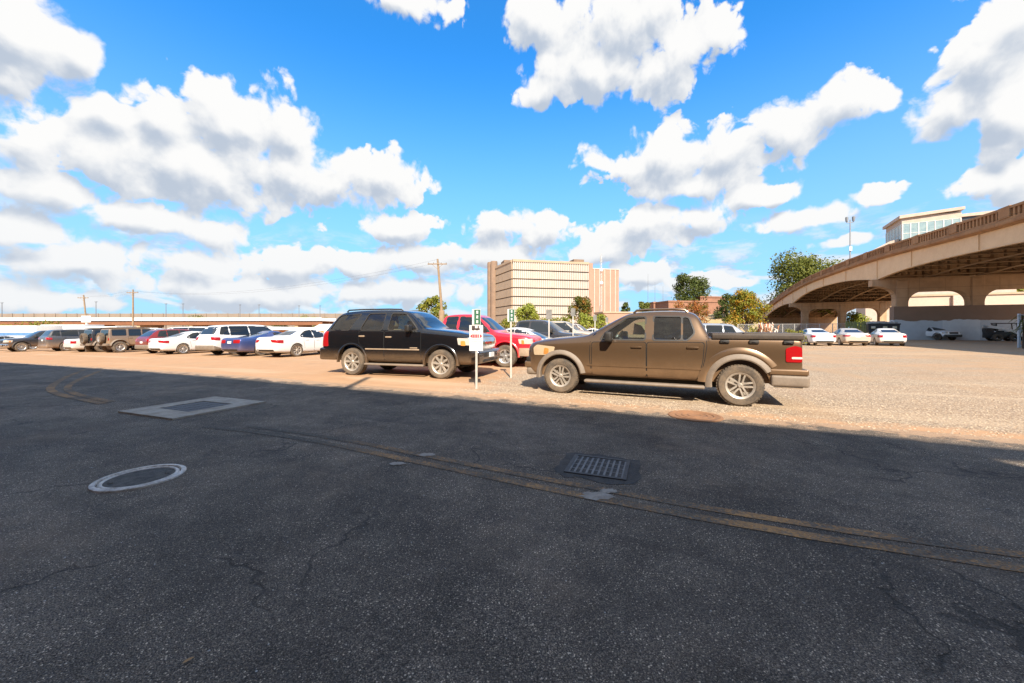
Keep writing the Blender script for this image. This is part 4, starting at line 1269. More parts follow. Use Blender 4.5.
b = bmesh.new(); add_box(b, -w + .036, w - .036, -h + .036, h - .036, -.035, -.0312); obj('drain_pit', b, M['pit'], t_, False)
b = bmesh.new()
N = 26
oo = []
for k in range(N):
    a = 2 * PI * k / N; rx, ry = w + random.uniform(.07, .15), h + random.uniform(.06, .14)
    c_, s_ = math.cos(a), math.sin(a); e_ = (abs(c_) ** 6 + abs(s_) ** 6) ** (-1 / 6)
    oo.append(b.verts.new((c_ * e_ * rx, s_ * e_ * ry, .001)))
b.faces.new(oo)
M['patch_tar'] = plain('tar_patch', (0.030, 0.027, 0.024), 0.85, scale=6, bump=.8, bscale=90, col2=(0.09, 0.078, 0.066))
obj('tar_surround', b, M['patch_tar'], t_)
M['cement'] = plain('cement_splash', (0.36, 0.315, 0.26), 0.9, scale=12, col2=(0.20, 0.17, 0.14), bump=.3)
for (px, py, r_, lab) in ((597, 497, .10, 'pale cement splash in front of the storm drain, larger of the two'), (609, 492, .055, 'small pale cement splash in front of the storm drain, behind the larger one'), (427, 455.5, .07, 'small pale cement splash on the yellow line, beside the upper yellow stripe'), (397, 464.5, .06, 'faint pale cement splash just off the yellow line on the camera side')):
    b = bmesh.new()
    p = gp(px, py)
    o1 = [b.verts.new((r_ * (1 + .25 * math.sin(3 * k_ + px)) * math.cos(k_ * PI / 9) * 1.3, r_ * (.8 + .2 * math.cos(2 * k_)) * math.sin(k_ * PI / 9), .011)) for k_ in range(18)]
    cc = b.verts.new((0, 0, .014))
    for k_ in range(18): b.faces.new((o1[k_], o1[(k_ + 1) % 18], cc))
    tag(obj('cement_splash', b, M['cement'], loc=p), lab, 'splash', 'cement splashes on the road')
# a dry leaf
b = bmesh.new()
L_ = [(-.04, 0), (-.015, .017), (.02, .014), (.045, 0), (.02, -.013), (-.015, -.016)]
vs = [b.verts.new((x, y, .012 + .012 * abs(y) * 50 * .3 + .1 * x * x)) for x, y in [(a_ * .5, b_ * .5) for a_, b_ in L_]]
for i in range(1, 5): b.faces.new((vs[0], vs[i], vs[i + 1]))
tag(obj('dry_leaf', b, plain('dry_leaf', (0.36, 0.20, 0.08), .8), loc=gp(188, 663), rot=(0, 0, .9)), 'curled dry brown leaf lying on the asphalt', 'leaf')

# loose stones on the gravel and asphalt, too many to count
b = bmesh.new()
rnd = random.Random(5)


def stone(p, r):
    vs = []
    for k in range(5):
        a = 2 * PI * k / 5 + rnd.random()
        vs.append(b.verts.new(p + Vector((math.cos(a) * r * rnd.uniform(.7, 1.2), math.sin(a) * r * rnd.uniform(.6, 1.1), r * rnd.uniform(-.1, .2)))))
    top = b.verts.new(p + Vector((rnd.uniform(-.3, .3) * r, rnd.uniform(-.3, .3) * r, r * rnd.uniform(.5, .8))))
    mi = rnd.choice((0, 0, 1, 2))
    for k in range(5):
        f = b.faces.new((vs[k], vs[(k + 1) % 5], top)); f.material_index = mi


for _ in range(6500):
    n_ = 6.95 + 6.6 * rnd.random() ** 1.5
    u_ = rnd.uniform(-5.5, 7) if rnd.random() < .75 else rnd.uniform(-5, 14)
    p = UV * u_ + NV * n_
    q_ = p.x - (n_ - 8) * .28
    if q_ < -1.1 + rnd.gauss(0, .5): continue
    stone(Vector((p.x, p.y, ground_z(p.x, p.y) + .002)), rnd.uniform(.006, .019))
tag(obj('gravel', b, [plain('stone_pale', (0.46, 0.36, 0.255), .9, scale=9), plain('stone_tan', (0.36, 0.25, 0.155), .9, scale=9), plain('stone_grey', (0.30, 0.26, 0.22), .9, scale=9)], None, False), 'loose pale gravel scattered round the parked pickup and sign posts', 'gravel', kind='stuff')
b = bmesh.new()
for _ in range(420):
    y_ = rnd.uniform(1.2, 7); x_ = rnd.uniform(-1.4, 1.4) * y_
    if Vector((x_, y_)).dot(NV.xy) > 6.4: continue
    stone(Vector((x_, y_, ground_z(x_, y_) + .004)), rnd.uniform(.003, .007))
tag(obj('road_grit', b, [plain('grit_pale', (0.42, 0.40, 0.37), .9), plain('grit_tan', (0.2, 0.15, 0.11), .9), plain('grit_dark', (0.05, 0.05, 0.05), .9)], None, False), 'loose grit lying on the asphalt', 'grit', kind='stuff')

# ---------------------------------------------------------------- vehicles
def head(deg): return R(deg)


PB = paint('brown_metallic', (0.112, 0.066, 0.034), 0.55, 0.33, 0.45, 0.9, (0.30, 1.0), 0.02)
PK = paint('black_paint', (0.005, 0.005, 0.006), 0.0, 0.22, 0.34, 1.0, (0.35, 0.85), 0.0)
PR = paint('red_paint', (0.55, 0.012, 0.025), 0.0, 0.3, 0.25, 0.9, (0.3, .9), 0.01)
PW = paint('white_paint', (0.60, 0.57, 0.53), 0.0, 0.3, 0.35, 0.8, (0.15, .7), 0.02)
PW2 = paint('white_paint_clean', (0.64, 0.63, 0.61), 0.0, 0.3, 0.12, 0.8, (0.15, .6))
PC = paint('champagne_paint', (0.55, 0.47, 0.38), 0.3, 0.35, 0.25, 0.8, (0.15, .7))
PG = paint('grey_paint', (0.075, 0.080, 0.088), 0.4, 0.35, 0.6, 0.8, (0.35, 1.1), .06)
PDK = paint('charcoal_paint', (0.030, 0.034, 0.042), 0.3, 0.3, 0.5, 0.9, (0.35, 1.0), .05)
PJ = paint('dusty_grey_paint', (0.17, 0.13, 0.10), 0.2, 0.45, 0.7, 0.5, (0.4, 1.3), .20)
PDR = paint('dark_red_paint', (0.22, 0.012, 0.014), 0.4, 0.3, 0.55, 0.9, (0.25, .9), .05)
PBL = paint('blue_paint', (0.035, 0.065, 0.20), 0.4, 0.3, 0.35, 0.9, (0.2, .8), .03)
PS = paint('silver_paint', (0.42, 0.44, 0.46), 0.6, 0.35, 0.3, 0.8, (0.2, .8), .02)
PT = paint('tan_silver_paint', (0.52, 0.45, 0.34), 0.4, 0.35, 0.3, 0.8, (0.2, .8), .02)

car('pickup_truck', 'brown four door pickup with a covered bed and tan wheel flares, on the gravel', 'pickup truck', (2.595 + .4225 * .90, 7.597 + .9064 * .90, 0), head(155.0), TRUCK,
    dict(paint=PB, w_front=M['glass_front'], w_rear=M['glass_rear'], wframe=M['black'], rim=M['alloy_dusty'], spokes=5, style='twin', mirror=M['black'], head=M['head_amber']), scale=1.02)
mid = (gp(351.7, 375.2) + gp(440.7, 379)) / 2
nrm = Vector((.2925, .956, 0))
car('sport_utility_vehicle', 'black full size sport utility vehicle with dusty tyres, parked nose towards the sign posts', 'suv', mid + nrm * .985, head(-17.0), YUKON,
    dict(paint=PK, w_front=M['glass_front'], w_rear=M['glass_rear'], wframe=M['black'], rim=M['alloy_dusty'], spokes=8, style='single', handle=M['clad_tan'], mirror=M['black']), scale=1.01)


def place(px, py, h_deg, spec, which, s=1.0):
    """centre of a vehicle whose wheel contact (axle, side) is seen at a pixel"""
    p = gp(px, py)
    a, side = which
    h = Vector((math.cos(R(h_deg)), math.sin(R(h_deg)), 0)); l = Vector((-h.y, h.x, 0))
    c = p - h * (a * spec['wb'] / 2 * s) - l * (side * spec['tr'] * s)
    c.z = ground_z(c.x, c.y)
    return c


HN = 90 - 24.5      # facing into the lot
LEFT = 'cars parked in the row along the left'
sl = math.atan(0.0175)
car('pickup_truck', 'red pickup truck with a tan lower body, parked behind the black sport utility vehicle', 'pickup truck', place(505, 367.6, -18, RED, (1, -1), 1.02), head(-18), RED,
    dict(paint=PR, glass=M['glass'], rim=M['alloy'], spokes=5, style='single', bumper=PR, lip=PR, grille=PR), 'cars parked nose to nose at the sign posts', 1.02)


def leftrow(name, label, cat, px, D, spec, pal, hd=HN, ax=(-1, -1), s=1.0):
    p = at(px, D)
    h = Vector((math.cos(R(hd)), math.sin(R(hd)), 0)); l = Vector((-h.y, h.x, 0))
    c = p - h * (ax[0] * spec['wb'] / 2 * s) - l * (ax[1] * spec['tr'] * s)
    c.z = ground_z(c.x, c.y)
    pal = dict(pal)
    pal['pitch'] = -math.atan(.0175) * h.x; pal['roll'] = math.atan(.0175) * l.x
    return car(name, label, cat, c, R(hd), spec, pal, LEFT, s)


far = dict(glass=M['glass_far'], w_front=M['glass_far'], w_rear=M['glass'], tyre=M['tyre'])
leftrow('sedan', 'clean white sedan partly hidden by the rear of the black sport utility vehicle', 'car', 297.5, 19.9, SEDAN, dict(far, paint=PW2, rim=M['alloy_dusty'], spokes=7, style='single'))
leftrow('coupe', 'blue coupe between the white sport utility vehicle and the clean white sedan', 'car', 262, 21.2, COUPE, dict(far, paint=PBL, rim=M['alloy_dark'], spokes=5), ax=(-1, -1))
leftrow('sport_utility_vehicle', 'white sport utility vehicle with a tan lower bumper, beside the blue coupe', 'suv', 236, 22.6, SUV, dict(far, paint=PW2, rim=M['alloy_dark'], spokes=6, style='single', rear_bumper=M['clad'], bumper=M['clad']))
leftrow('sedan', 'white sedan between the dark red crossover and the white sport utility vehicle', 'car', 183.5, 24.6, SEDAN, dict(far, paint=PW2, rim=M['alloy'], spokes=9, style='single'))
leftrow('crossover', 'dark red crossover with dusty rear bumper, beside the tan grey off-roader', 'car', 166, 26.2, CUV, dict(far, paint=PDR, rim=M['alloy_dark'], bumper=M['clad']))
leftrow('off_roader', 'boxy tan grey off-roader with a full side view and a spare wheel on its tailgate', 'off-roader', 120.5, 28.2, JEEP, dict(far, paint=PJ, rim=M['alloy'], spokes=5, top=PJ, clad=M['clad']))
leftrow('off_roader', 'second boxy off-roader, mostly hidden behind the spare wheel of the tan grey one', 'off-roader', 103, 29.8, JEEP, dict(far, paint=PDK, rim=M['alloy_dark'], spokes=5, top=M['black'], clad=M['clad']))
leftrow('sedan', 'low white sedan showing only its tail beside the dusty grey sport utility vehicle', 'car', 91, 30.6, SEDAN2, dict(far, paint=PW, rim=M['alloy']))
leftrow('sport_utility_vehicle', 'dusty grey full size sport utility vehicle at the far left of the row', 'suv', 67, 33.2, BIG, dict(far, paint=PG, rim=M['alloy_dusty'], bumper=PG, spokes=6, style='single'))
leftrow('pickup_truck', 'dark grey pickup truck backed in at the left end of the row, grille outwards', 'pickup truck', 22, 33.6, FULL, dict(far, paint=PDK, rim=M['alloy'], bumper=M['chrome'], spokes=5), hd=HN + 180, ax=(1, 1))
leftrow('sedan', 'silver sedan cut off by the left edge of the picture', 'car', -12, 36.5, SEDAN, dict(far, paint=PS, rim=M['alloy']))

MID = 'cars parked nose to nose at the sign posts'


def mid_car(name, label, cat, px, D, spec, pal, hd, s=1.0):
    p = at(px, D)
    return car(name, label, cat, p, R(hd), spec, pal, MID, s)


mid_car('sedan', 'white sedan nearly hidden behind the hood of the red pickup truck', 'car', 528, 16.4, SEDAN, dict(far, paint=PW2, rim=M['alloy']), -22)
mid_car('pickup_truck', 'dark grey pickup truck parked beyond the red one, its windshield facing right', 'pickup truck', 538, 20.0, FULL, dict(far, paint=PDK, rim=M['alloy'], bumper=M['chrome']), -22, 1.0)
mid_car('sport_utility_vehicle', 'tan silver sport utility vehicle parked beyond the dark grey pickup truck', 'suv', 562, 24.2, BIG, dict(far, paint=PT, rim=M['alloy'], bumper=PT), -22)
mid_car('sport_utility_vehicle', 'cream sport utility vehicle behind the tan silver one', 'suv', 572, 27.6, SUV, dict(far, paint=PC, rim=M['alloy']), -22)
mid_car('sedan', 'small white sedan farthest along the line of sign posts', 'car', 598, 33.5, SEDAN2, dict(far, paint=PW2, rim=M['alloy']), -22)
mid_car('sport_utility_vehicle', 'silver sport utility vehicle behind the cab of the brown pickup', 'suv', 693, 18.5, CUV, dict(far, paint=PS, rim=M['alloy']), 157)
mid_car('sedan', 'white sedan whose hood shows above the bed cover of the brown pickup', 'car', 708, 20.5, SEDAN, dict(far, paint=PW2, rim=M['alloy']), -22)

RG = 'pale sedans parked in front of the bridge'
for (px, D, hd, spec, pt, lab) in ((811.5, 33.5, 72, SEDAN2, PW2, 'leftmost of the three pale sedans in front of the bridge, white with a plain tail'), (846, 33.5, 66, SEDAN, PC, 'champagne white sedan, the middle one of the three in front of the bridge'), (884, 33.0, 58, SEDAN2, PW, 'white sedan in front of the black dumpster, rightmost of the three pale sedans')):
    car('sedan', lab, 'car', at(px, D), R(hd), spec, dict(far, paint=pt, rim=M['alloy'], spokes=5), RG)
car('pickup_truck', 'small white crew cab pickup parked in the bridge shade beside the grey painted wall', 'pickup truck', at(932, 49.0), R(-92), SMALL, dict(far, paint=paint('white_paint_bright', (0.84, 0.83, 0.82), 0.0, 0.3, 0.1, 0.8), rim=M['alloy_dark'], bumper=M['black'], lip=M['black'], tyre=M['tyre_clean']))

# ---------------------------------------------------------------- sign posts
M['galv'] = plain('galvanised_steel', (0.50, 0.47, 0.42), 0.5, 0.4, var=.2)
M['sign_green'] = plain('sign_green', (0.02, 0.10, 0.05), 0.45, var=.15)
M['sign_white'] = plain('sign_white', (0.56, 0.54, 0.51), 0.5, var=.06)
M['sign_red'] = plain('sign_red', (0.55, 0.03, 0.04), 0.5, var=.1)
M['sign_dark'] = plain('sign_print_dark', (0.05, 0.03, 0.03), 0.5)
M['sign_pink'] = plain('sign_print_faded', (0.60, 0.42, 0.40), 0.5)


def plate_at(b, x0, x1, z0, z1, y, th=.003, bev=0.0):
    add_box(b, x0, x1, y - th, y, z0, z1, None, bev, 2)


def sign_post(base, H, label, kind, rz, group):
    r = thing('sign_post', label, 'sign post', base, rz, group)
    b = bmesh.new()
    add_box(b, -.025, .025, -.012, -.008, -.05, H); add_box(b, -.025, -.021, -.008, .014, -.05, H); add_box(b, .021, .025, -.008, .014, -.05, H)
    obj('post', b, M['galv'], r, False)
    # green bay number sign at the top: a white rim and three stacked figures
    if kind != 'back':
        b = bmesh.new(); add_box(b, -.10, .10, -.018, -.0145, H - .37, H - .01, None, .0); obj('number_sign', b, M['sign_white'], r, False)
        p = r.children[-1]
        b = bmesh.new(); plate_at(b, -.052, .092, H - .36, H - .02, -.0185); s_ = obj('green_panel', b, M['sign_green'], p, False)
        b = bmesh.new()
        segs = {'5': 'abfgcd', '2': 'abged', '8': 'abcdefg'}
        for i, ch in enumerate(kind):
            zc = H - .080 - .110 * i; xw, zh = .023, .028
            q = dict(a=(-xw, xw, zh - .012, zh + .006), d=(-xw, xw, -zh - .006, -zh + .012), g=(-xw, xw, -.009, .009), f=(-xw, -xw + .018, 0, zh), b=(xw - .018, xw, 0, zh), e=(-xw, -xw + .018, -zh, 0), c=(xw - .018, xw, -zh, 0))
            for s2 in segs[ch]:
                a = q[s2]; plate_at(b, .020 + a[0], .020 + a[1], zc + a[2], zc + a[3], -.0218 - .0004 * 'abcdefg'.index(s2), .002)
        obj('figures', b, M['sign_white'], p, False)
    else:
        b = bmesh.new(); add_box(b, -.11, .11, -.018, -.0145, H - .38, H - .01, None, 0); obj('number_sign', b, plain('sign_weathered', (0.10, 0.10, 0.09), .5, col2=(0.22, .2, .18)), r, False)
    return r


SG = 'sign posts between the parking bays'
A0 = gp(476.5, 389)
r = sign_post(A0, 1.87, 'nearest sign post, with a green number sign above a white parking notice', '528', R(-3), SG)
b = bmesh.new(); add_box(b, -.165, .155, -.020, -.0145, .89, 1.49, None, .0); o = obj('notice_board', b, M['sign_white'], r, False)
b = bmesh.new()                                # a small tow truck mark
plate_at(b, -.11, .08, 1.375, 1.42, -.0205, .002); plate_at(b, -.11, -.03, 1.42, 1.475, -.0205, .002); plate_at(b, .03, .06, 1.42, 1.475, -.0205, .002)
for x in (-.075, .015): add_lathe(b, [(.001, -.0225), (.02, -.0225), (.02, -.0202)], 12, 'y', Matrix.Translation((x, 0, 1.383)))
obj('tow_mark', b, M['sign_dark'], o, False)
b = bmesh.new()
add_prism(b, [(-.15, 1.235), (-.09, 1.285), (-.09, 1.185)], -.0225, -.0205, lambda u, v, d: Vector((u, d, v)))
add_prism(b, [(.14, 1.235), (.08, 1.285), (.08, 1.185)], -.0225, -.0205, lambda u, v, d: Vector((u, d, v)))
for x in (-.082, -.045, -.008, .03): plate_at(b, x, x + .029, 1.195, 1.275, -.0205, .002)
obj('red_print', b, M['sign_red'], o, False)
b = bmesh.new()
for z, w_ in ((1.33, .12), (1.30, .10), (1.15, .11), (1.10, .12), (1.05, .09), (1.00, .12), (.95, .07)): plate_at(b, -.005 - w_, -.005 + w_, z, z + .014, -.0205, .002)
obj('small_print', b, M['sign_pink'], o, False)
sign_post(gp(511, 378), 1.98, 'second sign post from the road, its green number sign in front of the red pickup', '285', R(-3), SG)
for px, Y, H, lab in ((549, 14.45, 2.15, 'sign post with a weathered plate in front of the dark grey pickup truck'), (573, 18.2, 2.4, 'tall sign post with a weathered plate in front of the tan silver sport utility vehicle'), (595, 24.0, 2.3, 'sign post with a dark plate behind the windshield of the brown pickup'), (607, 29.0, 2.3, 'farthest of the slender sign posts, beside the small white sedan')):
    sign_post(at(px, Y), H, lab, 'back', R(-3), SG)
# ---------------------------------------------------------------- the overpass on the right
def concrete(name, c1, c2, joint=3.0):
    m, t, b = new_mat(name)
    P = t.pos(); s = t.sep(P)
    n1 = t.noise(P, .5, 5, .62)
    col = t.mix(t.ramp(n1, .32, .68), c1, c2)
    st = t.noise(t.vec('MULTIPLY', P, (1.1, 1.1, .10)), 1.0, 5, .65)
    col = t.mix(t.math('MULTIPLY', t.ramp(st, .52, .72), .55), col, tuple(c * .42 for c in c1))
    st2 = t.noise(t.vec('MULTIPLY', P, (2.3, 2.3, .16)), 1.0, 4, .6)
    col = t.mix(t.math('MULTIPLY', t.ramp(st2, .58, .74), .40), col, tuple(min(1, c * 1.35) for c in c1))
    u = t.math('ADD', t.math('MULTIPLY', s[0], NV.x), t.math('MULTIPLY', s[1], NV.y))
    v = t.math('ADD', t.math('MULTIPLY', s[0], UV.x), t.math('MULTIPLY', s[1], UV.y))
    def line(q, step):
        f = t.math('ABSOLUTE', t.math('SUBTRACT', t.math('FRACT', t.math('DIVIDE', q, step)), .5))
        return t.math('LESS_THAN', f, .028 / step)
    jn = t.math('MAXIMUM', t.math('MAXIMUM', line(u, joint), line(v, joint)), line(s[2], 1.22))
    col = t.mix(t.math('MULTIPLY', jn, .45), col, tuple(c * .4 for c in c1))
    pset(t, b, col, .88, 0, .3, None, t.bump(t.math('ADD', t.noise(P, 9.0, 5), t.math('MULTIPLY', jn, -.6)), .3, .03))
    return m


M['conc_lit'] = plain('bridge_concrete_tan', (0.46, 0.31, 0.19), 0.85, scale=.5, col2=(0.34, 0.235, 0.155), bump=.15, bscale=12)
M['conc_brown'] = concrete('bridge_parapet_brown', (0.42, 0.23, 0.11), (0.32, 0.165, 0.078), 6.0)
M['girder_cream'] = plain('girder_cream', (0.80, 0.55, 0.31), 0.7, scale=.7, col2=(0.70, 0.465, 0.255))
M['girder_under'] = plain('girder_shaded', (0.36, 0.24, 0.135), 0.8, scale=1.2, col2=(0.22, 0.145, 0.085))  # darker copy of the girder colour, for the shade under the deck
M['pier'] = concrete('pier_concrete', (0.52, 0.345, 0.205), (0.41, 0.265, 0.155), 2.4)
CB = 23.3
MV = Vector((UV.x, UV.y, 0)); NV3 = Vector((NV.x, NV.y, 0))
PROF = [(-40, 10.6), (-10, 10.8), (15, 10.95), (28.8, 11.1), (37.8, 11.5), (47.8, 12.05), (56.8, 12.3), (65, 12.4), (79, 12.35), (90, 11.85), (101, 11.0), (115, 9.5), (131, 7.5), (150, 5.0), (170, 2.6)]


def zpar(Y):
    P = PROF
    if Y <= P[0][0]: return P[0][1]
    for i in range(len(P) - 1):
        if Y <= P[i + 1][0]:
            t = (Y - P[i][0]) / (P[i + 1][0] - P[i][0]); t2 = t * t; t3 = t2 * t
            def m_(j):
                a, c = max(j - 1, 0), min(j + 1, len(P) - 1)
                return (P[c][1] - P[a][1]) / (P[c][0] - P[a][0])
            d = P[i + 1][0] - P[i][0]
            return P[i][1] * (2 * t3 - 3 * t2 + 1) + m_(i) * d * (t3 - 2 * t2 + t) + P[i + 1][1] * (3 * t2 - 2 * t3) + m_(i + 1) * d * (t3 - t2)
    return P[-1][1]


def bpt(Y, s, z):
    """point on the bridge: Y of its near edge, s metres in from that edge"""
    X = (CB + NV.y * 0 + NV.x * Y) / NV.y
    p = Vector((X, Y, 0)) + MV * s
    return Vector((p.x, p.y, z))


PIER = [-25.0, 13.7, 51.5, 91.6]
BW = 19.2


def depth(Y):
    d = 99
    best = 0
    pts = [-62] + PIER + [131.0]
    for i in range(len(pts) - 1):
        if pts[i] <= Y <= pts[i + 1]:
            t = (Y - pts[i]) / (pts[i + 1] - pts[i])
            return 1.45 + 1.15 * abs(2 * t - 1) ** 2.2
    return 1.6


YS = [-40 + 1.5 * i for i in range(134)]
root = thing('overpass', 'long tan concrete road bridge on arched piers, curving away on the right', 'bridge', bpt(20, 0, 0))
inv = -root.location


def bobj(name, bm_, m, parent=root, smooth=False):
    if parent is root: bmesh.ops.translate(bm_, verts=bm_.verts, vec=inv)
    return obj(name, bm_, m, parent, smooth)


def sweep(bm_, sec, ys=YS):
    """sec(Y) gives a closed list of (s, z)"""
    prev = None
    for Y in ys:
        r_ = [bm_.verts.new(bpt(Y, s, z)) for s, z in sec(Y)]
        if prev:
            for j in range(len(r_)): bm_.faces.new((prev[j], prev[(j + 1) % len(r_)], r_[(j + 1) % len(r_)], r_[j]))
        else: bm_.faces.new(r_)
        prev = r_
    bm_.faces.new(prev[::-1])


b = bmesh.new()
sweep(b, lambda Y: [(.0, zpar(Y) - 1.02), (.35, zpar(Y) - 1.02), (.35, zpar(Y) - 1.30), (-.12, zpar(Y) - 1.30), (-.12, zpar(Y) - 1.14), (.0, zpar(Y) - 1.10)])
sweep(b, lambda Y: [(-.10, zpar(Y) - 1.301), (.5, zpar(Y) - 1.301), (.5, zpar(Y) - 1.52), (.14, zpar(Y) - 1.52), (.02, zpar(Y) - 1.42), (-.10, zpar(Y) - 1.38)])
bobj('cornice', b, M['conc_brown'])
b = bmesh.new()
sweep(b, lambda Y: [(.02, zpar(Y)), (.32, zpar(Y)), (.32, zpar(Y) - .20), (.02, zpar(Y) - .20)])
sweep(b, lambda Y: [(.06, zpar(Y) - .86), (.30, zpar(Y) - .86), (.30, zpar(Y) - 1.03), (.06, zpar(Y) - 1.03)])
sweep(b, lambda Y: [(.24, zpar(Y) - .19), (.30, zpar(Y) - .19), (.30, zpar(Y) - .87), (.24, zpar(Y) - .87)])
bobj('parapet_rail', b, M['conc_brown'])
b = bmesh.new()
Y = -40.0
k = 0
while Y < 160:
    z = zpar(Y)
    wd = .09 if k % 14 else .55
    if Y > 96: wd = .32
    p0 = [bpt(Y - wd, .07 if k % 14 else .0, z - .87), bpt(Y + wd, .07 if k % 14 else .0, z - .87), bpt(Y + wd, .29 if k % 14 else .34, z - .87), bpt(Y - wd, .29 if k % 14 else .34, z - .87)]
    top = .04 if k % 14 == 0 else -.19
    lo = [b.verts.new(p) for p in p0]; hi = [b.verts.new(Vector((p.x, p.y, z + top))) for p in p0]
    for j in range(4): b.faces.new((lo[j], lo[(j + 1) % 4], hi[(j + 1) % 4], hi[j]))
    b.faces.new(hi)
    Y += .42 if Y < 96 else .6
    k += 1
bobj('parapet_balusters', b, M['conc_brown'])
b = bmesh.new()
sweep(b, lambda Y: [(.30, zpar(Y) - 1.10), (BW, zpar(Y) - 1.10), (BW, zpar(Y) - 1.521), (.30, zpar(Y) - 1.521)])
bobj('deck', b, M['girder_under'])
b = bmesh.new()
sweep(b, lambda Y: [(BW - .3, zpar(Y)), (BW, zpar(Y)), (BW, zpar(Y) - 1.1), (BW - .3, zpar(Y) - 1.1)])
bobj('far_parapet', b, M['conc_brown'])
b = bmesh.new()
sweep(b, lambda Y: [(.34, zpar(Y) - 1.52), (.46, zpar(Y) - 1.52), (.46, zpar(Y) - 1.52 - depth(Y)), (.34, zpar(Y) - 1.52 - depth(Y))])
sweep(b, lambda Y: [(.22, zpar(Y) - 1.50 - depth(Y)), (.60, zpar(Y) - 1.50 - depth(Y)), (.60, zpar(Y) - 1.56 - depth(Y)), (.22, zpar(Y) - 1.56 - depth(Y))])
for Y in [p + k_ * 10.0 for p in PIER for k_ in (0, 1, 2, 3)]:
    a0 = bpt(Y, .24, zpar(Y) - 1.53)
    Mx = Matrix.Translation(a0) @ Matrix.Rotation(math.atan2(MV.y, MV.x), 4, 'Z')
    add_box(b, 0, .12, -.05, .05, -depth(Y) + .02, 0, Mx)
bobj('edge_girder', b, M['girder_cream'])
# inner girders, their brackets and cross braces
b = bmesh.new()
for s in (5.2, 10.2, 15.2, 18.6):
    sweep(b, lambda Y: [(s, zpar(Y) - 1.52), (s + .12, zpar(Y) - 1.52), (s + .12, zpar(Y) - 1.52 - depth(Y)), (s, zpar(Y) - 1.52 - depth(Y))], YS[::2])
    sweep(b, lambda Y: [(s - .2, zpar(Y) - 1.5 - depth(Y)), (s + .3, zpar(Y) - 1.5 - depth(Y)), (s + .3, zpar(Y) - 1.56 - depth(Y)), (s - .2, zpar(Y) - 1.56 - depth(Y))], YS[::2])
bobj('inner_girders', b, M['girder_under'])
b = bmesh.new()
Y = -20.0
k = 0
while Y < 128:
    z0 = zpar(Y) - 1.53
    d = depth(Y)
    for (s0, s1) in ((.5, 5.2), (5.3, 10.2), (10.3, 15.2), (15.3, 18.6)):
        add_tube(b, [bpt(Y, s0, z0 - .1), bpt(Y, s1, z0 - .1)], .10, 4)
        if k % 2 == 0:
            add_tube(b, [bpt(Y, s0, z0 - d + .15), bpt(Y, s1, z0 - d + .15)], .09, 4)
            add_tube(b, [bpt(Y, s0, z0 - .15), bpt(Y, (s0 + s1) / 2, z0 - d + .2), bpt(Y, s1, z0 - .15)], .07, 4)
    for s in (5.2, 10.2, 15.2):
        Mx = Matrix.Translation(bpt(Y, s, z0)) @ Matrix.Rotation(math.atan2(MV.y, MV.x), 4, 'Z')
        add_box(b, -.22, -.01, -.04, .04, -d + .02, 0, Mx)
    Y += 1.6
    k += 1
bobj('cross_braces', b, M['girder_under'])


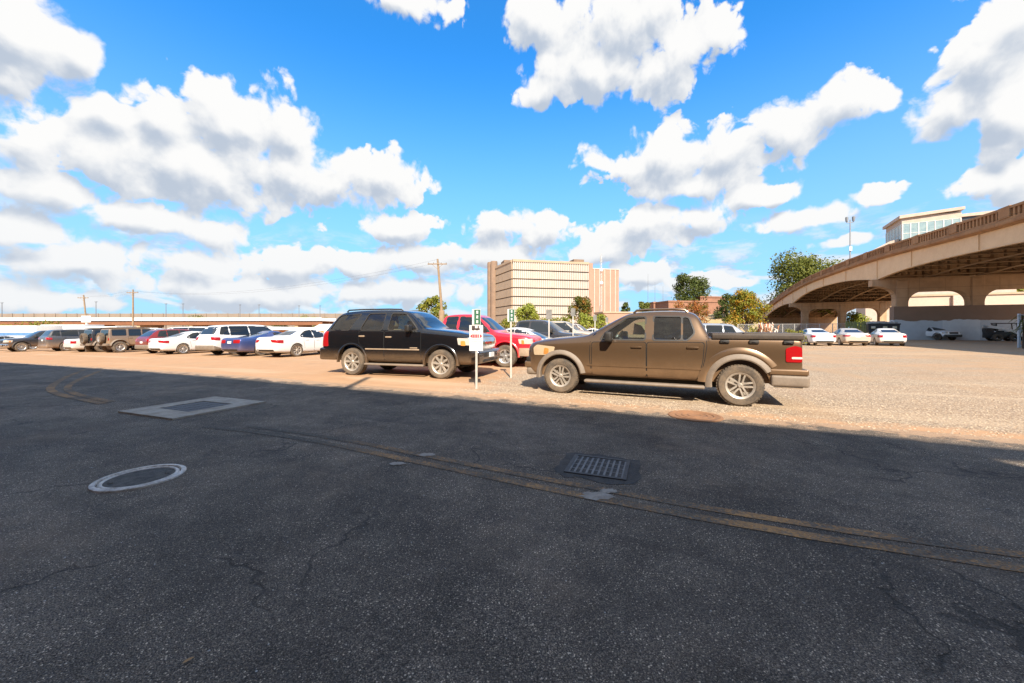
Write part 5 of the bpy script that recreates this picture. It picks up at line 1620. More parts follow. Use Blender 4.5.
def bent(Y, wall=False):
    """a row of columns under a cap with arched openings"""
    zt = zpar(Y) - 1.56 - depth(Y)
    g = ground_z(*bpt(Y, 0, 0).xy) - .3
    cols = [2.6, 9.6, 16.6]
    w = .62
    zc = zt - (1.5 if not wall else 1.75)
    rad = 1.5
    pts = [(-.4, zt), (-.4, zt - .85)]
    # cantilever sweeps down to the first column
    for k in range(1, 9): 
        a = PI / 2 * k / 8
        pts.append((-.4 + (cols[0] - w + .4) * math.sin(a), zt - .85 - (zc - rad * .0 - (zt - .85)) * -1 * (1 - math.cos(a)) if False else zt - .85 - (zt - .85 - (zc - .6)) * (1 - math.cos(a))))
    pts.append((cols[0] - w, g))
    for i in range(3):
        pts.append((cols[i] + w, g))
        if i < 2:
            x0, x1 = cols[i] + w, cols[i + 1] - w
            for k in range(9):
                a = PI / 2 * k / 8; pts.append((x0 + rad * (1 - math.cos(a)), zc - rad + rad * math.sin(a)))
            for k in range(9):
                a = PI / 2 * (1 - k / 8); pts.append((x1 - rad * (1 - math.cos(a)), zc - rad + rad * math.sin(a)))
            pts.append((x1, g))
    pts += [(cols[-1] + w + .01, zc - .6), (BW - .4, zt - .85), (BW - .4, zt)]
    b = bmesh.new()
    add_prism(b, pts, -.6, .6, lambda u, v, d: bpt(Y, u, v) + NV3 * d)
    # column faces stand a little proud and bearings sit on the cap
    for c_ in cols:
        Mx = Matrix.Translation(bpt(Y, c_, 0) - NV3 * .6) @ Matrix.Rotation(math.atan2(MV.y, MV.x), 4, 'Z')
        add_box(b, -w + .06, w - .06, -.10, .05, g, zt - .25, Mx, .03, 1)
    for s in (.4, 5.2, 10.2, 15.2, 18.6):
        Mx = Matrix.Translation(bpt(Y, s, zt)) @ Matrix.Rotation(math.atan2(MV.y, MV.x), 4, 'Z')
        add_box(b, -.25, .25, -.3, .3, -.01, .05, Mx)
    o = bobj('pier', b, M['pier'])
    if wall:
        m, t, bs = new_mat('crash_wall')
        P = t.pos(); s = t.sep(P)
        nz = t.noise(t.vec('MULTIPLY', P, (.5, .5, .9)), 1.0, 3, .5)
        lvl = t.math('ADD', s[2], t.math('MULTIPLY', nz, 1.1))
        conc = t.mix(t.noise(P, .8, 5, .6), (0.30, 0.20, 0.14), (0.22, 0.145, 0.10))
        blk = t.math('GREATER_THAN', t.noise(t.vec('SNAP', P, (2.6, 2.6, 50.0)), 3.0, 0), .5)
        pnt = t.mix(blk, (0.72, 0.74, 0.75), (0.58, 0.62, 0.65))
        pnt = t.mix(t.math('MULTIPLY', t.noise(P, 2.0, 4), .4), pnt, (0.25, 0.27, 0.29))
        pset(t, bs, t.mix(t.ramp(lvl, 3.05, 3.10), pnt, conc), .85, 0, .3, None, t.bump(t.noise(P, 6.0, 4), .2, .03))
        b = bmesh.new()
        zw = 4.35
        add_prism(b, [(1.75, g), (1.75, zw), (22.5, zw), (22.5, g)], -.72, .5, lambda u, v, d: bpt(Y, u, v) + NV3 * d)
        w_ = bobj('crash_wall', b, m)
        b = bmesh.new(); add_prism(b, [(1.7, zw - .22), (1.7, zw + .06), (22.5, zw + .06), (22.5, zw - .22)], -.80, .55, lambda u, v, d: bpt(Y, u, v) + NV3 * d)


for Y in PIER: bent(Y, Y == 51.5)
b = bmesh.new()
add_prism(b, [(.2, -1), (.2, zpar(124) - 1.6), (BW - .2, zpar(124) - 1.6), (BW - .2, -1)], 0, 1.0, lambda u, v, d: bpt(124, u, v) + NV3 * d)
sweep(b, lambda Y: [(.2, -1), (.2, zpar(Y) - 1.53), (.8, zpar(Y) - 1.53), (.8, -1)], [124 + 3 * i for i in range(12)])
bobj('abutment', b, M['pier'])

# lamp post on the bridge
M['pole_grey'] = plain('pole_grey', (0.22, 0.22, 0.22), .5, .4)
p = bpt(60.6, .55, zpar(60.6) - 1.1)
t_ = thing('street_lamp', 'grey street lamp with two upright heads and a white box above the bridge parapet', 'street lamp', p, R(-24))
b = bmesh.new(); add_tube(b, [(0, 0, 0), (0, 0, .3), (0, 0, 7.5)], [.14, .10, .07], 10); add_tube(b, [(-.42, 0, 7.2), (-.42, 0, 7.05), (.42, 0, 7.05), (.42, 0, 7.2)], .06, 8); obj('pole', b, M['pole_grey'], t_)
for s in (-.42, .42):
    b = bmesh.new(); add_lathe(b, [(.001, 7.18), (.15, 7.20), (.19, 7.55), (.20, 7.9), (.12, 7.98), (.001, 8.0)], 12, 'z', Matrix.Translation((s, 0, 0))); obj('lamp_head', b, M['pole_grey'], t_)
b = bmesh.new(); add_box(b, -.18, .18, -.25, -.10, 2.5, 3.2, None, .02, 2); obj('control_box', b, M['sign_white'], t_)

# fences, dumpster, loader, gate frame under and beside the bridge
def chain_mat():
    m, t, b = new_mat('chain_link')
    n = m.node_tree.nodes
    o = t.obj(); s = t.sep(o)
    a = t.math('ABSOLUTE', t.math('SINE', t.math('MULTIPLY', t.math('ADD', s[0], s[2]), 40.0)))
    c = t.math('ABSOLUTE', t.math('SINE', t.math('MULTIPLY', t.math('SUBTRACT', s[0], s[2]), 40.0)))
    f = t.math('LESS_THAN', t.math('MINIMUM', a, c), .22)
    pset(t, b, (0.34, 0.34, 0.33), .5, .5)
    tr = t.new('ShaderNodeBsdfTransparent'); mx = t.new('ShaderNodeMixShader')
    t.put(mx.inputs[0], f); t.l.new(tr.outputs[0], mx.inputs[1]); t.l.new(b.outputs[0], mx.inputs[2]); t.l.new(mx.outputs[0], n['Material Output'].inputs[0])
    return m


def line_fence(name, label, p0, p1, H, kind, posts):
    d = (p1 - p0); L = Vector((d.x, d.y, 0)).length
    r = thing(name, label, 'fence', p0, math.atan2(d.y, d.x))
    for i in range(posts + 1):
        x = L * i / posts
        b = bmesh.new(); add_tube(b, [(x, 0, -.1), (x, 0, H + .05)], .05 if kind == 'chain' else .07, 8); obj('post', b, M['galv'] if kind == 'chain' else M['slat'], r)
    if kind == 'chain':
        b = bmesh.new(); add_tube(b, [(0, 0, H), (L, 0, H)], .035, 6); add_tube(b, [(0, 0, .1), (L, 0, .1)], .02, 6); obj('rail', b, M['galv'], r)
        b = bmesh.new(); add_box(b, 0, L, -.006, .006, .1, H); obj('mesh', b, M['chain'], r, False)
    else:
        b = bmesh.new()
        n = int(L / .30)
        for i in range(n): add_box(b, L * i / n + .03, L * (i + 1) / n - .05, -.02, .02, .08, H - .05 * random.random())
        for z in (.35, H - .3): add_box(b, 0, L, .021, .07, z, z + .1)
        obj('slat_panel', b, M['slat'], r, False)
    return r


M['chain'] = chain_mat()
M['slat'] = plain('green_slats', (0.16, 0.19, 0.06), .8, scale=2, col2=(0.28, 0.26, 0.11))
line_fence('chain_link_fence', 'chain link fence on thin grey posts in front of the dark abutment of the bridge', at(738, 66), at(846, 58), 2.2, 'chain', 9)
line_fence('slat_fence', 'low green slatted fence beside the black dumpster', at(846, 49), at(873, 48), 2.35, 'slat', 3)
M['dump'] = plain('dumpster_black', (0.012, 0.012, 0.013), .45, scale=3, col2=(0.035, 0.03, 0.027))
p = at(882.5, 45)
t_ = thing('dumpster', 'black steel dumpster filled to the brim behind the white sedan', 'dumpster', p, R(-36))
b = bmesh.new()
add_prism(b, [(-1.25, .15), (1.25, .15), (1.35, 2.0), (-1.35, 2.0)], -.8, .8, lambda u, v, d: Vector((u, d, v)))
add_box(b, -1.4, 1.4, -.88, -.78, 1.9, 2.04); add_box(b, -1.4, 1.4, .78, .88, 1.9, 2.04)
for x in (-1.0, -.35, .35, 1.0): add_box(b, x - .05, x + .05, -.86, -.80, .2, 1.9)
obj('bin', b, M['dump'], t_, False)
b = bmesh.new()
for x in (-.9, 0.1, .9): add_box(b, x - .18, x + .18, -.875, -.801, 1.45, 1.72)
obj('label_plate', b, plain('label_plates', (.45, .42, .2), .6, col2=(.6, .58, .55)), t_, False)
b = bmesh.new()
for k in range(26):
    x, y = random.uniform(-1.1, 1.1), random.uniform(-.6, .6)
    add_box(b, -.3, .3, -.2, .2, -.12, .12, Matrix.Translation((x, y, 2.0 + random.uniform(0, .15))) @ Matrix.Rotation(random.random() * 3, 4, 'Z') @ Matrix.Rotation(random.uniform(-.5, .5), 4, 'X'))
tag(obj('rubbish', b, plain('rubbish', (.45, .42, .38), .9, col2=(.2, .19, .17)), None, False, loc=p, rot=(0, 0, R(-36))), 'pale rubbish heaped over the rim of the black dumpster', 'rubbish', kind='stuff')

p = at(1004, 44)
t_ = thing('skid_steer_loader', 'black compact loader with white lift arms, parked under the bridge at the grey wall', 'loader', p, R(-32))
MB_ = plain('loader_black', (0.015, 0.015, 0.015), .5, col2=(.04, .035, .03)); MW_ = plain('loader_white', (.7, .69, .66), .45, var=.2)
b = rbox(-1.5, 1.0, -.55, .55, .35, 1.05, .06, 2); add_box(b, -1.55, -.9, -.5, .5, 1.0, 1.5, None, .08, 2); obj('chassis', b, MB_, t_)
b = bmesh.new()
for x, y in ((.85, .5), (.85, -.5), (-.75, .5), (-.75, -.5)): add_tube(b, [(x, y, 1.0), (x - (.1 if x > 0 else 0), y, 2.05)], .05, 6)
add_box(b, -.85, .85, -.56, .56, 2.0, 2.1, None, .03, 2); add_box(b, -.8, -.75, -.48, .48, 1.2, 1.95)
obj('cab_cage', b, MB_, t_)
for s in (1, -1):
    b = bmesh.new(); add_prism(b, [(-1.5, 1.55), (-1.3, 1.85), (.2, 1.45), (1.2, .75), (1.45, .35), (1.25, .3), (1.0, .6), (.1, 1.22), (-1.2, 1.5)], s * .68 - .06, s * .68 + .06, lambda u, v, d: Vector((u, d, v))); obj('lift_arm', b, MW_, t_, False)
b = bmesh.new(); add_prism(b, [(1.25, .08), (2.0, .05), (2.0, .1), (1.42, .15), (1.35, .75), (1.25, .75)], -.85, .85, lambda u, v, d: Vector((u, d, v))); obj('bucket', b, MB_, t_, False)
for x in (.55, -.75):
    for s in (1, -1):
        b = bmesh.new(); add_lathe(b, [(.14, s * .56), (.16, s * .84), (.38, s * .86), (.42, s * .82), (.42, s * .60), (.36, s * .56), (.14, s * .56)], 24, 'y', Matrix.Translation((x, 0, .42))); obj('wheel', b, M['tyre_clean'], t_)
b = bmesh.new(); add_box(b, -.55, -.05, -.25, .25, 1.05, 1.2, None, .05, 2); add_box(b, -.65, -.5, -.25, .25, 1.15, 1.7, None, .05, 2); obj('seat', b, MB_, t_)

p = at(1019, 28.5)
t_ = thing('gate_frame', 'pale blue grey metal gate frame cut off by the right edge, with wire mesh below', 'gate', p, R(-20))
M['gate'] = plain('gate_paint', (.42, .48, .54), .5, .3, var=.15)
b = bmesh.new()
for x in (0, .38, 2.6): add_box(b, x - .06, x + .06, -.06, .06, 0, 2.55)
for z in (.12, 1.25, 2.4): add_box(b, .061, 2.54, -.04, .04, z, z + .08)
obj('frame', b, M['gate'], t_, False)
b = bmesh.new(); add_box(b, .44, 2.54, -.008, .008, .2, 1.25); obj('mesh', b, M['chain'], t_, False)


# ---------------------------------------------------------------- trees and plants
def leaf_mat(name, c1, c2, c3=None):
    m, t, b = new_mat(name)
    g = t.new('ShaderNodeNewGeometry')
    r_ = g.outputs['Random Per Island']
    n = t.noise(t.obj(), .9, 3, .6)
    col = t.mix(r_, c1, c2)
    if c3: col = t.mix(t.ramp(n, .45, .62), col, c3)
    pset(t, b, col, .6, 0, .3)
    b.inputs['Subsurface Weight'].default_value = 0
    tl = t.new('ShaderNodeBsdfTranslucent'); t.put(tl.inputs[0], col)
    mx = t.new('ShaderNodeMixShader'); mx.inputs[0].default_value = .35
    t.l.new(b.outputs[0], mx.inputs[1]); t.l.new(tl.outputs[0], mx.inputs[2]); t.l.new(mx.outputs[0], m.node_tree.nodes['Material Output'].inputs[0])
    return m


LM = dict(green=leaf_mat('leaf_green', (.10, .115, .016), (.19, .195, .034)), dark=leaf_mat('leaf_dark', (.05, .07, .012), (.11, .13, .025)),
          yellow=leaf_mat('leaf_yellow', (.20, .20, .025), (.30, .26, .03), (.12, .15, .02)), lime=leaf_mat('leaf_lime', (.20, .24, .03), (.32, .32, .05)),
          orange=leaf_mat('leaf_turning', (.15, .18, .02), (.28, .26, .028), (.40, .21, .015)), mixed=leaf_mat('leaf_mixed', (.07, .10, .015), (.15, .15, .02), (.26, .11, .015)), red=leaf_mat('leaf_red', (.30, .085, .025), (.38, .15, .03), (.16, .13, .02)))
M['bark'] = plain('bark', (.12, .085, .055), .95, scale=4, col2=(.07, .05, .035), bump=.6, bscale=20)


def tree(name, label, cat, p, H, Wd, kind, trunk=.25, n=2600, leaf=.22, seed=1, group=None, lumps=11, squash=1.0):
    rn = random.Random(seed)
    r = thing(name, label, cat, p, rn.random() * 6, group)
    b = bmesh.new()
    h0 = H * trunk
    th = max(.06, H * .022)
    spots = []
    if trunk > .05:
        add_tube(b, [(0, 0, -.2), (0, 0, h0 * .5), (th * .5, 0, h0), (0, th, H * .6), (0, 0, H * .85)], [th * 1.25, th, th * .8, th * .4, th * .12], 8)
    R0 = Wd / 2
    for k in range(lumps):
        a = k * 2.4 + rn.random()
        f = rn.random()
        zz = h0 + (H - h0) * (.18 + .70 * ((k + .5) / lumps))
        tt = (zz - h0) / (H - h0)
        env = math.sin(PI * min(1, max(.12, tt * .86 + .14))) ** .6
        rr = R0 * (.30 + .45 * f) * env
        q = Vector((math.cos(a) * rr, math.sin(a) * rr, zz))
        spots.append((q, R0 * rn.uniform(.34, .52) * (0.65 + .45 * env)))
        if trunk > .05: add_tube(b, [(0, 0, h0 * rn.uniform(.8, 1.3)), (q.x * .5, q.y * .5, (zz + h0) * .5), tuple(q)], [th * .5, th * .3, th * .08], 5)
    if trunk > .05: obj('trunk', b, M['bark'], r)
    else: b.free()
    b = bmesh.new()
    for i in range(n):
        q, rad = spots[int(rn.random() ** .85 * len(spots))]
        v = Vector((rn.gauss(0, 1), rn.gauss(0, 1), rn.gauss(0, 1))).normalized() * rad * (rn.random() ** .42) * rn.uniform(.8, 1.12)
        v.z *= .82 * squash
        c = q + v
        if c.z < h0 * .7 and trunk > .05: continue
        s = leaf * rn.uniform(.6, 1.3)
        nrm = (v.normalized() + Vector((rn.gauss(0, .7), rn.gauss(0, .7), rn.gauss(.3, .6)))).normalized()
        a_ = nrm.orthogonal().normalized(); b_ = nrm.cross(a_)
        an = rn.random() * 6.28
        a_, b_ = a_ * math.cos(an) + b_ * math.sin(an), b_ * math.cos(an) - a_ * math.sin(an)
        vs = [b.verts.new(c + a_ * s), b.verts.new(c + b_ * s * .55 + nrm * s * .1), b.verts.new(c - a_ * s * .9), b.verts.new(c - b_ * s * .55 + nrm * s * .1)]
        b.faces.new(vs)
    obj('crown', b, LM[kind], r, False)
    return r


tree('tree', 'small olive green tree behind the leaning utility pole', 'tree', at(432, 62), hgt(293.5, 62), 4.6, 'yellow', .2, 2200, .22, 3)
tree('tree', 'bright yellow green tree in front of the cream facade, left of the taller tree', 'tree', at(527, 75), hgt(303, 75), 5.4, 'lime', .2, 2200, .24, 4)
tree('tree', 'tall green tree with orange tints, standing at the corner of the pink brick wing', 'tree', at(582, 85), hgt(295, 85), 6.4, 'mixed', .22, 3000, .25, 5)
tree('bush', 'bright lime bush at the foot of the green and orange tree', 'bush', at(586, 70), hgt(313, 70), 4.2, 'lime', .0, 1500, .22, 6)
tree('bush', 'lime green bush by the brick wing, right of the brightest lime bush', 'bush', at(601, 76), hgt(312, 76), 3.4, 'lime', .0, 900, .22, 16)
for i, (px, w) in enumerate(((508, 5), (548, 5.5), (562, 5))):
    tree('bush', ['low yellow green bush under the tower of the cream building', 'low yellow green bush in front of the middle of the cream facade', 'low yellow green bush under the turning tree'][i], 'bush', at(px, 80), hgt(318 - i, 80), w, 'yellow', .0, 1100, .22, 20 + i)
tree('tree', 'slim dark green tree at the right end of the pink brick wing', 'tree', at(625, 125), hgt(299, 125), 4.0, 'dark', .1, 1500, .3, 8)
tree('tree', 'small round green tree above the windshield of the brown pickup', 'tree', at(644, 110), hgt(299, 110), 5.0, 'green', .2, 1800, .3, 9)
tree('tree', 'dense round dark green tree rising above the brick building', 'tree', at(689.5, 120), hgt(271, 120), 13.5, 'dark', .15, 7500, .33, 10, None, 14)
tree('bush', 'red and orange bush in front of the brick building, left of the other red bush', 'bush', at(683, 92), hgt(299.5, 92), 6.6, 'red', .0, 1500, .24, 11)
tree('bush', 'red and orange bush in front of the brick building, nearer the tall yellow tree', 'bush', at(698, 90), hgt(298, 90), 6.8, 'red', .0, 1500, .24, 12)
tree('tree', 'dark green tree tucked behind the left of the big yellow and orange tree', 'tree', at(727, 95), hgt(291, 95), 6.0, 'dark', .1, 2600, .26, 13)
tree('tree', 'big yellow and orange tree beside the low end of the bridge', 'tree', at(746, 84), hgt(288, 84), 8.6, 'orange', .08, 8000, .22, 14, None, 15)
tree('tree', 'large leafy green tree rising behind the bridge parapet', 'tree', at(803, 112), hgt(252, 112), 21.0, 'green', .2, 13000, .36, 15, None, 18)
tree('tree', 'yellow green tree seen through the arch beside the dumpster', 'tree', at(856, 98), hgt(312, 98), 6.0, 'lime', .1, 1500, .28, 17)
tree('tree', 'leafy green tree showing above the beige wall through the bridge arches', 'tree', at(1010, 145), hgt(283, 145), 16.0, 'yellow', .1, 3000, .5, 18)
tree('tree', 'leafy green tree above the beige wall, seen through the middle arch', 'tree', at(945, 150), hgt(288, 150), 16.0, 'yellow', .1, 3000, .5, 19)
for i, (px, D, top, w, k_) in enumerate(((8, 75, 320, 6, 'lime'), (45, 130, 321, 16, 'yellow'), (198, 190, 313, 13, 'green'), (280, 190, 314.5, 9, 'dark'), (309, 190, 313, 13, 'yellow'), (328, 190, 315, 6, 'yellow'))):
    tree('tree', ['bright lime tree at the left edge under the distant viaduct', 'wide yellow tree under the distant viaduct', 'rounded green tree top behind the viaduct, above the white sedan', 'small dark tree top behind the viaduct, above the blue coupe', 'yellow green tree top behind the viaduct, above the clean white sedan', 'small yellow tree top just left of the black sport utility vehicle'][i], 'tree', at(px, D), hgt(top, D), w, k_, .1, 1300, .35, 30 + i)

# dry plumes behind the bed of the brown pickup
p = at(766, 27)
t_ = thing('ornamental_grass', 'clump of pale plumes with reddish tips behind the bed of the brown pickup', 'plant', p)
rn = random.Random(3)
b = bmesh.new(); b2 = bmesh.new(); b3 = bmesh.new()
for k in range(60):
    a = rn.random() * 6.28; l = rn.uniform(1.1, 1.75); q = Vector((rn.gauss(0, .22), rn.gauss(0, .2), 0)); e = q + Vector((math.cos(a) * .28, math.sin(a) * .2, l))
    add_tube(b, [q, q * .6 + e * .4 + Vector((0, 0, .1)), e], [.012, .01, .006], 4)
    c_ = (b2 if k % 2 else b3)
    add_tube(c_, [e - Vector((0, 0, .22)), e, e + Vector((rn.gauss(0, .06), rn.gauss(0, .05), .14))], [.02, .055, .012], 5)
obj('stalks', b, plain('straw', (.40, .28, .13), .9), t_); obj('plumes', b2, plain('plume_white', (.72, .58, .48), .9), t_); obj('dark_plumes', b3, plain('plume_rust', (.42, .18, .09), .9), t_)
for i, (px, D) in enumerate(((753, 27.5), (790, 30), (798, 30.5))):
    tree('bush', ['small yellow brown weed left of the pale plumes', 'low green weed left of the leftmost pale sedan', 'low dry weed touching the leftmost pale sedan'][i], 'plant', at(px, D), [1.75, 1.5, 1.4][i], 1.3, 'orange' if i == 0 else 'yellow', .0, 420, .07, 60 + i)
# the palm-like plant at the gate
p = at(1023, 27.2)
t_ = thing('shrub', 'dark spiky shrub with long drooping leaves beside the gate frame at the right edge', 'plant', p)
b = bmesh.new(); add_tube(b, [(0, 0, 0), (.05, 0, 1.4), (0, .05, 2.4)], [.06, .05, .04], 6); obj('stem', b, M['bark'], t_)
b = bmesh.new()
for k in range(46):
    a = rn.random() * 6.28; L_ = rn.uniform(.5, 1.1); z0 = rn.uniform(1.2, 2.4)
    pr = None
    for j in range(5):
        f = j / 4
        c_ = Vector((math.cos(a) * L_ * f, math.sin(a) * L_ * f, z0 + .35 * f - .75 * f * f)); s_ = Vector((-math.sin(a), math.cos(a), 0)) * .05 * (1 - f * .9)
        cu = (b.verts.new(c_ + s_), b.verts.new(c_ - s_))
        if pr: b.faces.new((pr[0], pr[1], cu[1], cu[0]))
        pr = cu
obj('leaves', b, LM['dark'], t_, False)

# ---------------------------------------------------------------- buildings in the distance
M['cream_panel'] = plain('cream_panel', (.37, .30, .238), .8, scale=.4, var=.12)
M['cream_band'] = plain('cream_band', (.40, .29, .19), .8, scale=.5, var=.15)
M['shadow_gap'] = plain('shadow_recess', (.29, .23, .18), .85, scale=.5)  # shadow lines between the floors, put into a darker recess colour
M['tower_brown'] = plain('tower_brick', (.24, .155, .10), .9, scale=.6, col2=(.18, .115, .075))
M['pink_brick'] = plain('pink_brick', (.40, .225, .155), .9, scale=.5, col2=(.345, .19, .13))
M['pale_stripe'] = plain('pale_stripe', (.47, .38, .31), .85)
cor = at(513, 130)
ang = R(13)
t_ = thing('office_block', 'big windowless cream building with six ribbed floors and a pink brick wing', 'building', cor, ang)
wid = 27.4
HB = 24.6
fl = 3.02
sdir, snor = Vector((-.163, .987, 0)), Vector((-.987, -.163, 0))
b = bmesh.new()
add_prism(b, [(0, 0), (wid, 0), (wid, 22), (-3.3, 20)], -1, HB, lambda u, v, d: Vector((u, v, d)))
obj('wall', b, M['shadow_gap'], t_, False)
b = bmesh.new()
rb = bmesh.new()
sb = bmesh.new()
nrib = 40
for f in range(9):
    z1 = HB - .25 - f * fl
    z0 = z1 - fl + .42
    add_box(b, -.0, wid, -.55, -.01, max(-.5, z0), z1)
    for i in range(nrib + 1):
        x = wid * i / nrib
        add_box(rb, x - .13, x + .13, -.85, -.551, max(-.4, z0), z1)
    for i in range(1):
        add_prism(sb, [(.1, max(-.5, z0)), (16.5, max(-.5, z0)), (16.5, z1), (.1, z1)], .01, .5, lambda u, v, d: sdir * u + snor * d + Vector((0, 0, v)))
obj('floor_panel', b, M['cream_panel'], t_, False)
M['rib_pale'] = plain('rib_pale', (.50, .445, .378), .8, scale=.4, var=.1)
obj('ribs', rb, M['rib_pale'], t_, False)
obj('side_panels', sb, M['cream_band'], t_, False)
b = bmesh.new(); add_box(b, -.3, wid + .2, -.95, .4, HB - .24, HB + .55); add_prism(b, [(.41, HB - .24), (16.8, HB - .24), (16.8, HB + .5), (.41, HB + .5)], -.3, .7, lambda u, v, d: sdir * u + snor * d + Vector((0, 0, v))); obj('cornice', b, M['cream_band'], t_, False)
for (q, r_) in ((sdir * 17.6 + snor * .6, 1.35), (sdir * 20.3 + snor * 1.0, 1.35)):
    b = bmesh.new(); add_lathe(b, [(r_, -1), (r_, HB + 2.5), (r_ * .9, HB + 2.8), (.01, HB + 2.8)], 20, 'z', Matrix.Translation(q)); obj('stair_tower', b, M['tower_brown'], t_)
for q in ((-1, 5, 10, 16, HB, HB + 2.2), (wid - 4, wid, 3, 9, HB, HB + 2.2)):
    b = bmesh.new(); add_box(b, *q); obj('roof_plant', b, M['tower_brown'], t_, False)
b = bmesh.new(); add_box(b, wid + .01, wid + 12.0, -.6, 16, -1, HB - 1.6); add_box(b, wid + .21, wid + 1.6, -.95, -.61, -1, HB + .3); add_box(b, wid + .21, wid + 1.6, -.62, 4, HB - 1.61, HB + .3); obj('brick_wing', b, M['pink_brick'], t_, False)
b = bmesh.new()
for x in (2.2, 4.2, 6.2, 8.4, 10.4): add_box(b, wid + x, wid + x + .35, -.72, -.601, -1, HB - 1.8)
add_box(b, wid + 1.61, wid + 12.2, -.74, -.602, HB - 1.79, HB - 1.4)
obj('pale_stripes', b, M['pale_stripe'], t_, False)

p = at(601, 118)
t_ = thing('radio_mast', 'slender lattice radio mast in front of the pink brick wing', 'mast', p)
b = bmesh.new()
Hm = hgt(254, 118)
c3 = [Vector((math.cos(a), math.sin(a), 0)) * .42 for a in (0.3, 2.4, 4.5)]
for c_ in c3: add_tube(b, [c_, c_ * .7 + Vector((0, 0, Hm))], .05, 5)
k = 0
z = 0.0
while z < Hm - 1:
    for j in range(3):
        f = 1 - .3 * z / Hm
        add_tube(b, [c3[j] * f + Vector((0, 0, z)), c3[(j + 1) % 3] * f + Vector((0, 0, z + 1))], .03, 4)
    z += 1
obj('lattice', b, M['galv'], t_)
b = bmesh.new()
for z_ in (Hm - 5, Hm - 9): add_lathe(b, [(.001, -.2), (.5, -.18), (.5, .0), (.001, .05)], 14, 'y', Matrix.Translation((0, -.6, z_)))
obj('dish', b, M['sign_white'], t_)
for i, (px, D, top) in enumerate(((648, 160, 274), (655, 160, 282), (663, 170, 286))):
    b = bmesh.new(); Hh = hgt(top, D); add_tube(b, [(0, 0, 0), (0, 0, Hh * .6), (0, 0, Hh)], [.16, .10, .04], 6)
    tag(obj('antenna', b, M['pole_grey'], loc=at(px, D)), ['tallest thin antenna beyond the small round tree, leftmost of the three', 'middle thin antenna beyond the small round tree', 'shortest thin antenna, nearest the dense round tree'][i], 'antenna', 'thin antennas in the distance')

M['brick'] = plain('red_brick', (.30, .145, .085), .9, scale=.8, col2=(.23, .11, .065))
M['win_dark'] = plain('window_dark', (.06, .055, .05), .3)
def block(name, label, p, rz, w, d, h, mw, wins=None, roof=True, mroof=None):
    r = thing(name, label, 'building', p, rz)
    b = bmesh.new(); add_box(b, -w / 2, w / 2, 0, d, -1, h); obj('wall', b, mw, r, False)
    if roof:
        b = bmesh.new(); add_box(b, -w / 2 - .2, w / 2 + .2, -.2, d + .2, h - .05, h + .35); obj('roof', b, mroof or M['cream_band'], r, False)
    for (x, z, ww, wh) in (wins or []):
        b = bmesh.new(); add_box(b, x - ww / 2, x + ww / 2, -.06, .02, z, z + wh); obj('window', b, M['win_dark'], r, False)
    return r


block('brick_building', 'long low red brick building under the dense round green tree', at(697, 112), R(8), 18, 12, hgt(302, 112), M['brick'], [(-6, 5, 1.2, 1.6), (-3, 5, 1.2, 1.6), (0, 5, 1.2, 1.6), (3, 5, 1.2, 1.6), (6, 5, 1.2, 1.6)], True, M['brick'])
block('brick_building', 'small brick building with two windows, left of the long brick one', at(663, 118), R(4), 6, 8, hgt(303, 118), M['brick'], [(-1.5, 5, 1.1, 1.5), (1.5, 5, 1.1, 1.5)], True, M['brick'])
block('brick_building', 'brick building end with a taller gable behind the yellow and orange tree', at(714, 118), R(6), 9, 10, hgt(297.5, 118), M['brick'], [(0, 7, 1.0, 1.5)], True, M['brick'])
block('shed', 'low tan shed at the foot of the pink brick wing', at(625, 100), R(10), 12, 6, hgt(313, 100), M['pink_brick'])
M['embank'] = plain('embankment', (.40, .27, .15), .95, scale=.4, col2=(.30, .23, .10), bump=.3, bscale=3)
b = bmesh.new()
q0, q1 = at(640, 96), at(752, 96)
for x in range(0): pass
pr = None
for i in range(15):
    f = i / 14
    c_ = q0.lerp(q1, f)
    hh = (hgt(312, 96)) * (1 - .5 * (1 - f)) + .4 * math.sin(9 * f)
    cu = [b.verts.new((c_.x, c_.y - 6, -.3)), b.verts.new((c_.x, c_.y - 1, hh * .8)), b.verts.new((c_.x, c_.y + 4, hh)), b.verts.new((c_.x, c_.y + 12, hh)), b.verts.new((c_.x, c_.y + 14, -.3))]
    if pr:
        for j in range(4): b.faces.new((pr[j], pr[j + 1], cu[j + 1], cu[j]))
    pr = cu
tag(obj('hillside', b, M['embank']), kind='structure')

# glass building behind the bridge
M['glazing'] = plain('curtain_wall', (.16, .23, .24), .12, 0.0, var=.25, scale=.4, spec=.9, col2=(.30, .36, .33))
M['mullion'] = plain('mullion', (.62, .58, .52), .5)
M['tan_clad'] = plain('tan_wall_cladding', (.46, .36, .28), .8, scale=.5, var=.15)
D0 = 150
p = at(921, D0)
t_ = thing('glass_office', 'glass walled office with a flat overhanging roof, seen above the bridge', 'building', p, R(-30))
zt, z0 = hgt(212, D0), 0
wl = 16.5
b = bmesh.new(); add_box(b, -5.5, wl - 5.5, 0, 18, -1, zt - 1.5); obj('wall', b, M['tan_clad'], t_, False)
b = bmesh.new(); add_prism(b, [(-6.4, zt - 1.9), (wl - 4.9, zt - .9), (wl - 4.9, zt + .2), (-6.4, zt - .7)], -1.0, 19, lambda u, v, d: Vector((u, d, v))); obj('roof', b, M['tan_clad'], t_, False)
b = bmesh.new(); add_box(b, -5.3, wl - 5.7, -.05, -.005, 20, zt - 4.0); obj('glazing', b, M['glazing'], t_, False)
b = bmesh.new(); add_box(b, -5.56, -5.505, .2, 17.8, 20, zt - 4.0); obj('glazing', b, M['glazing'], t_, False)
b = bmesh.new()
for i in range(8):
    x = -5.3 + (wl - .4) * i / 7; add_box(b, x - .14, x + .14, -.16, -.051, 20, zt - 4.0)
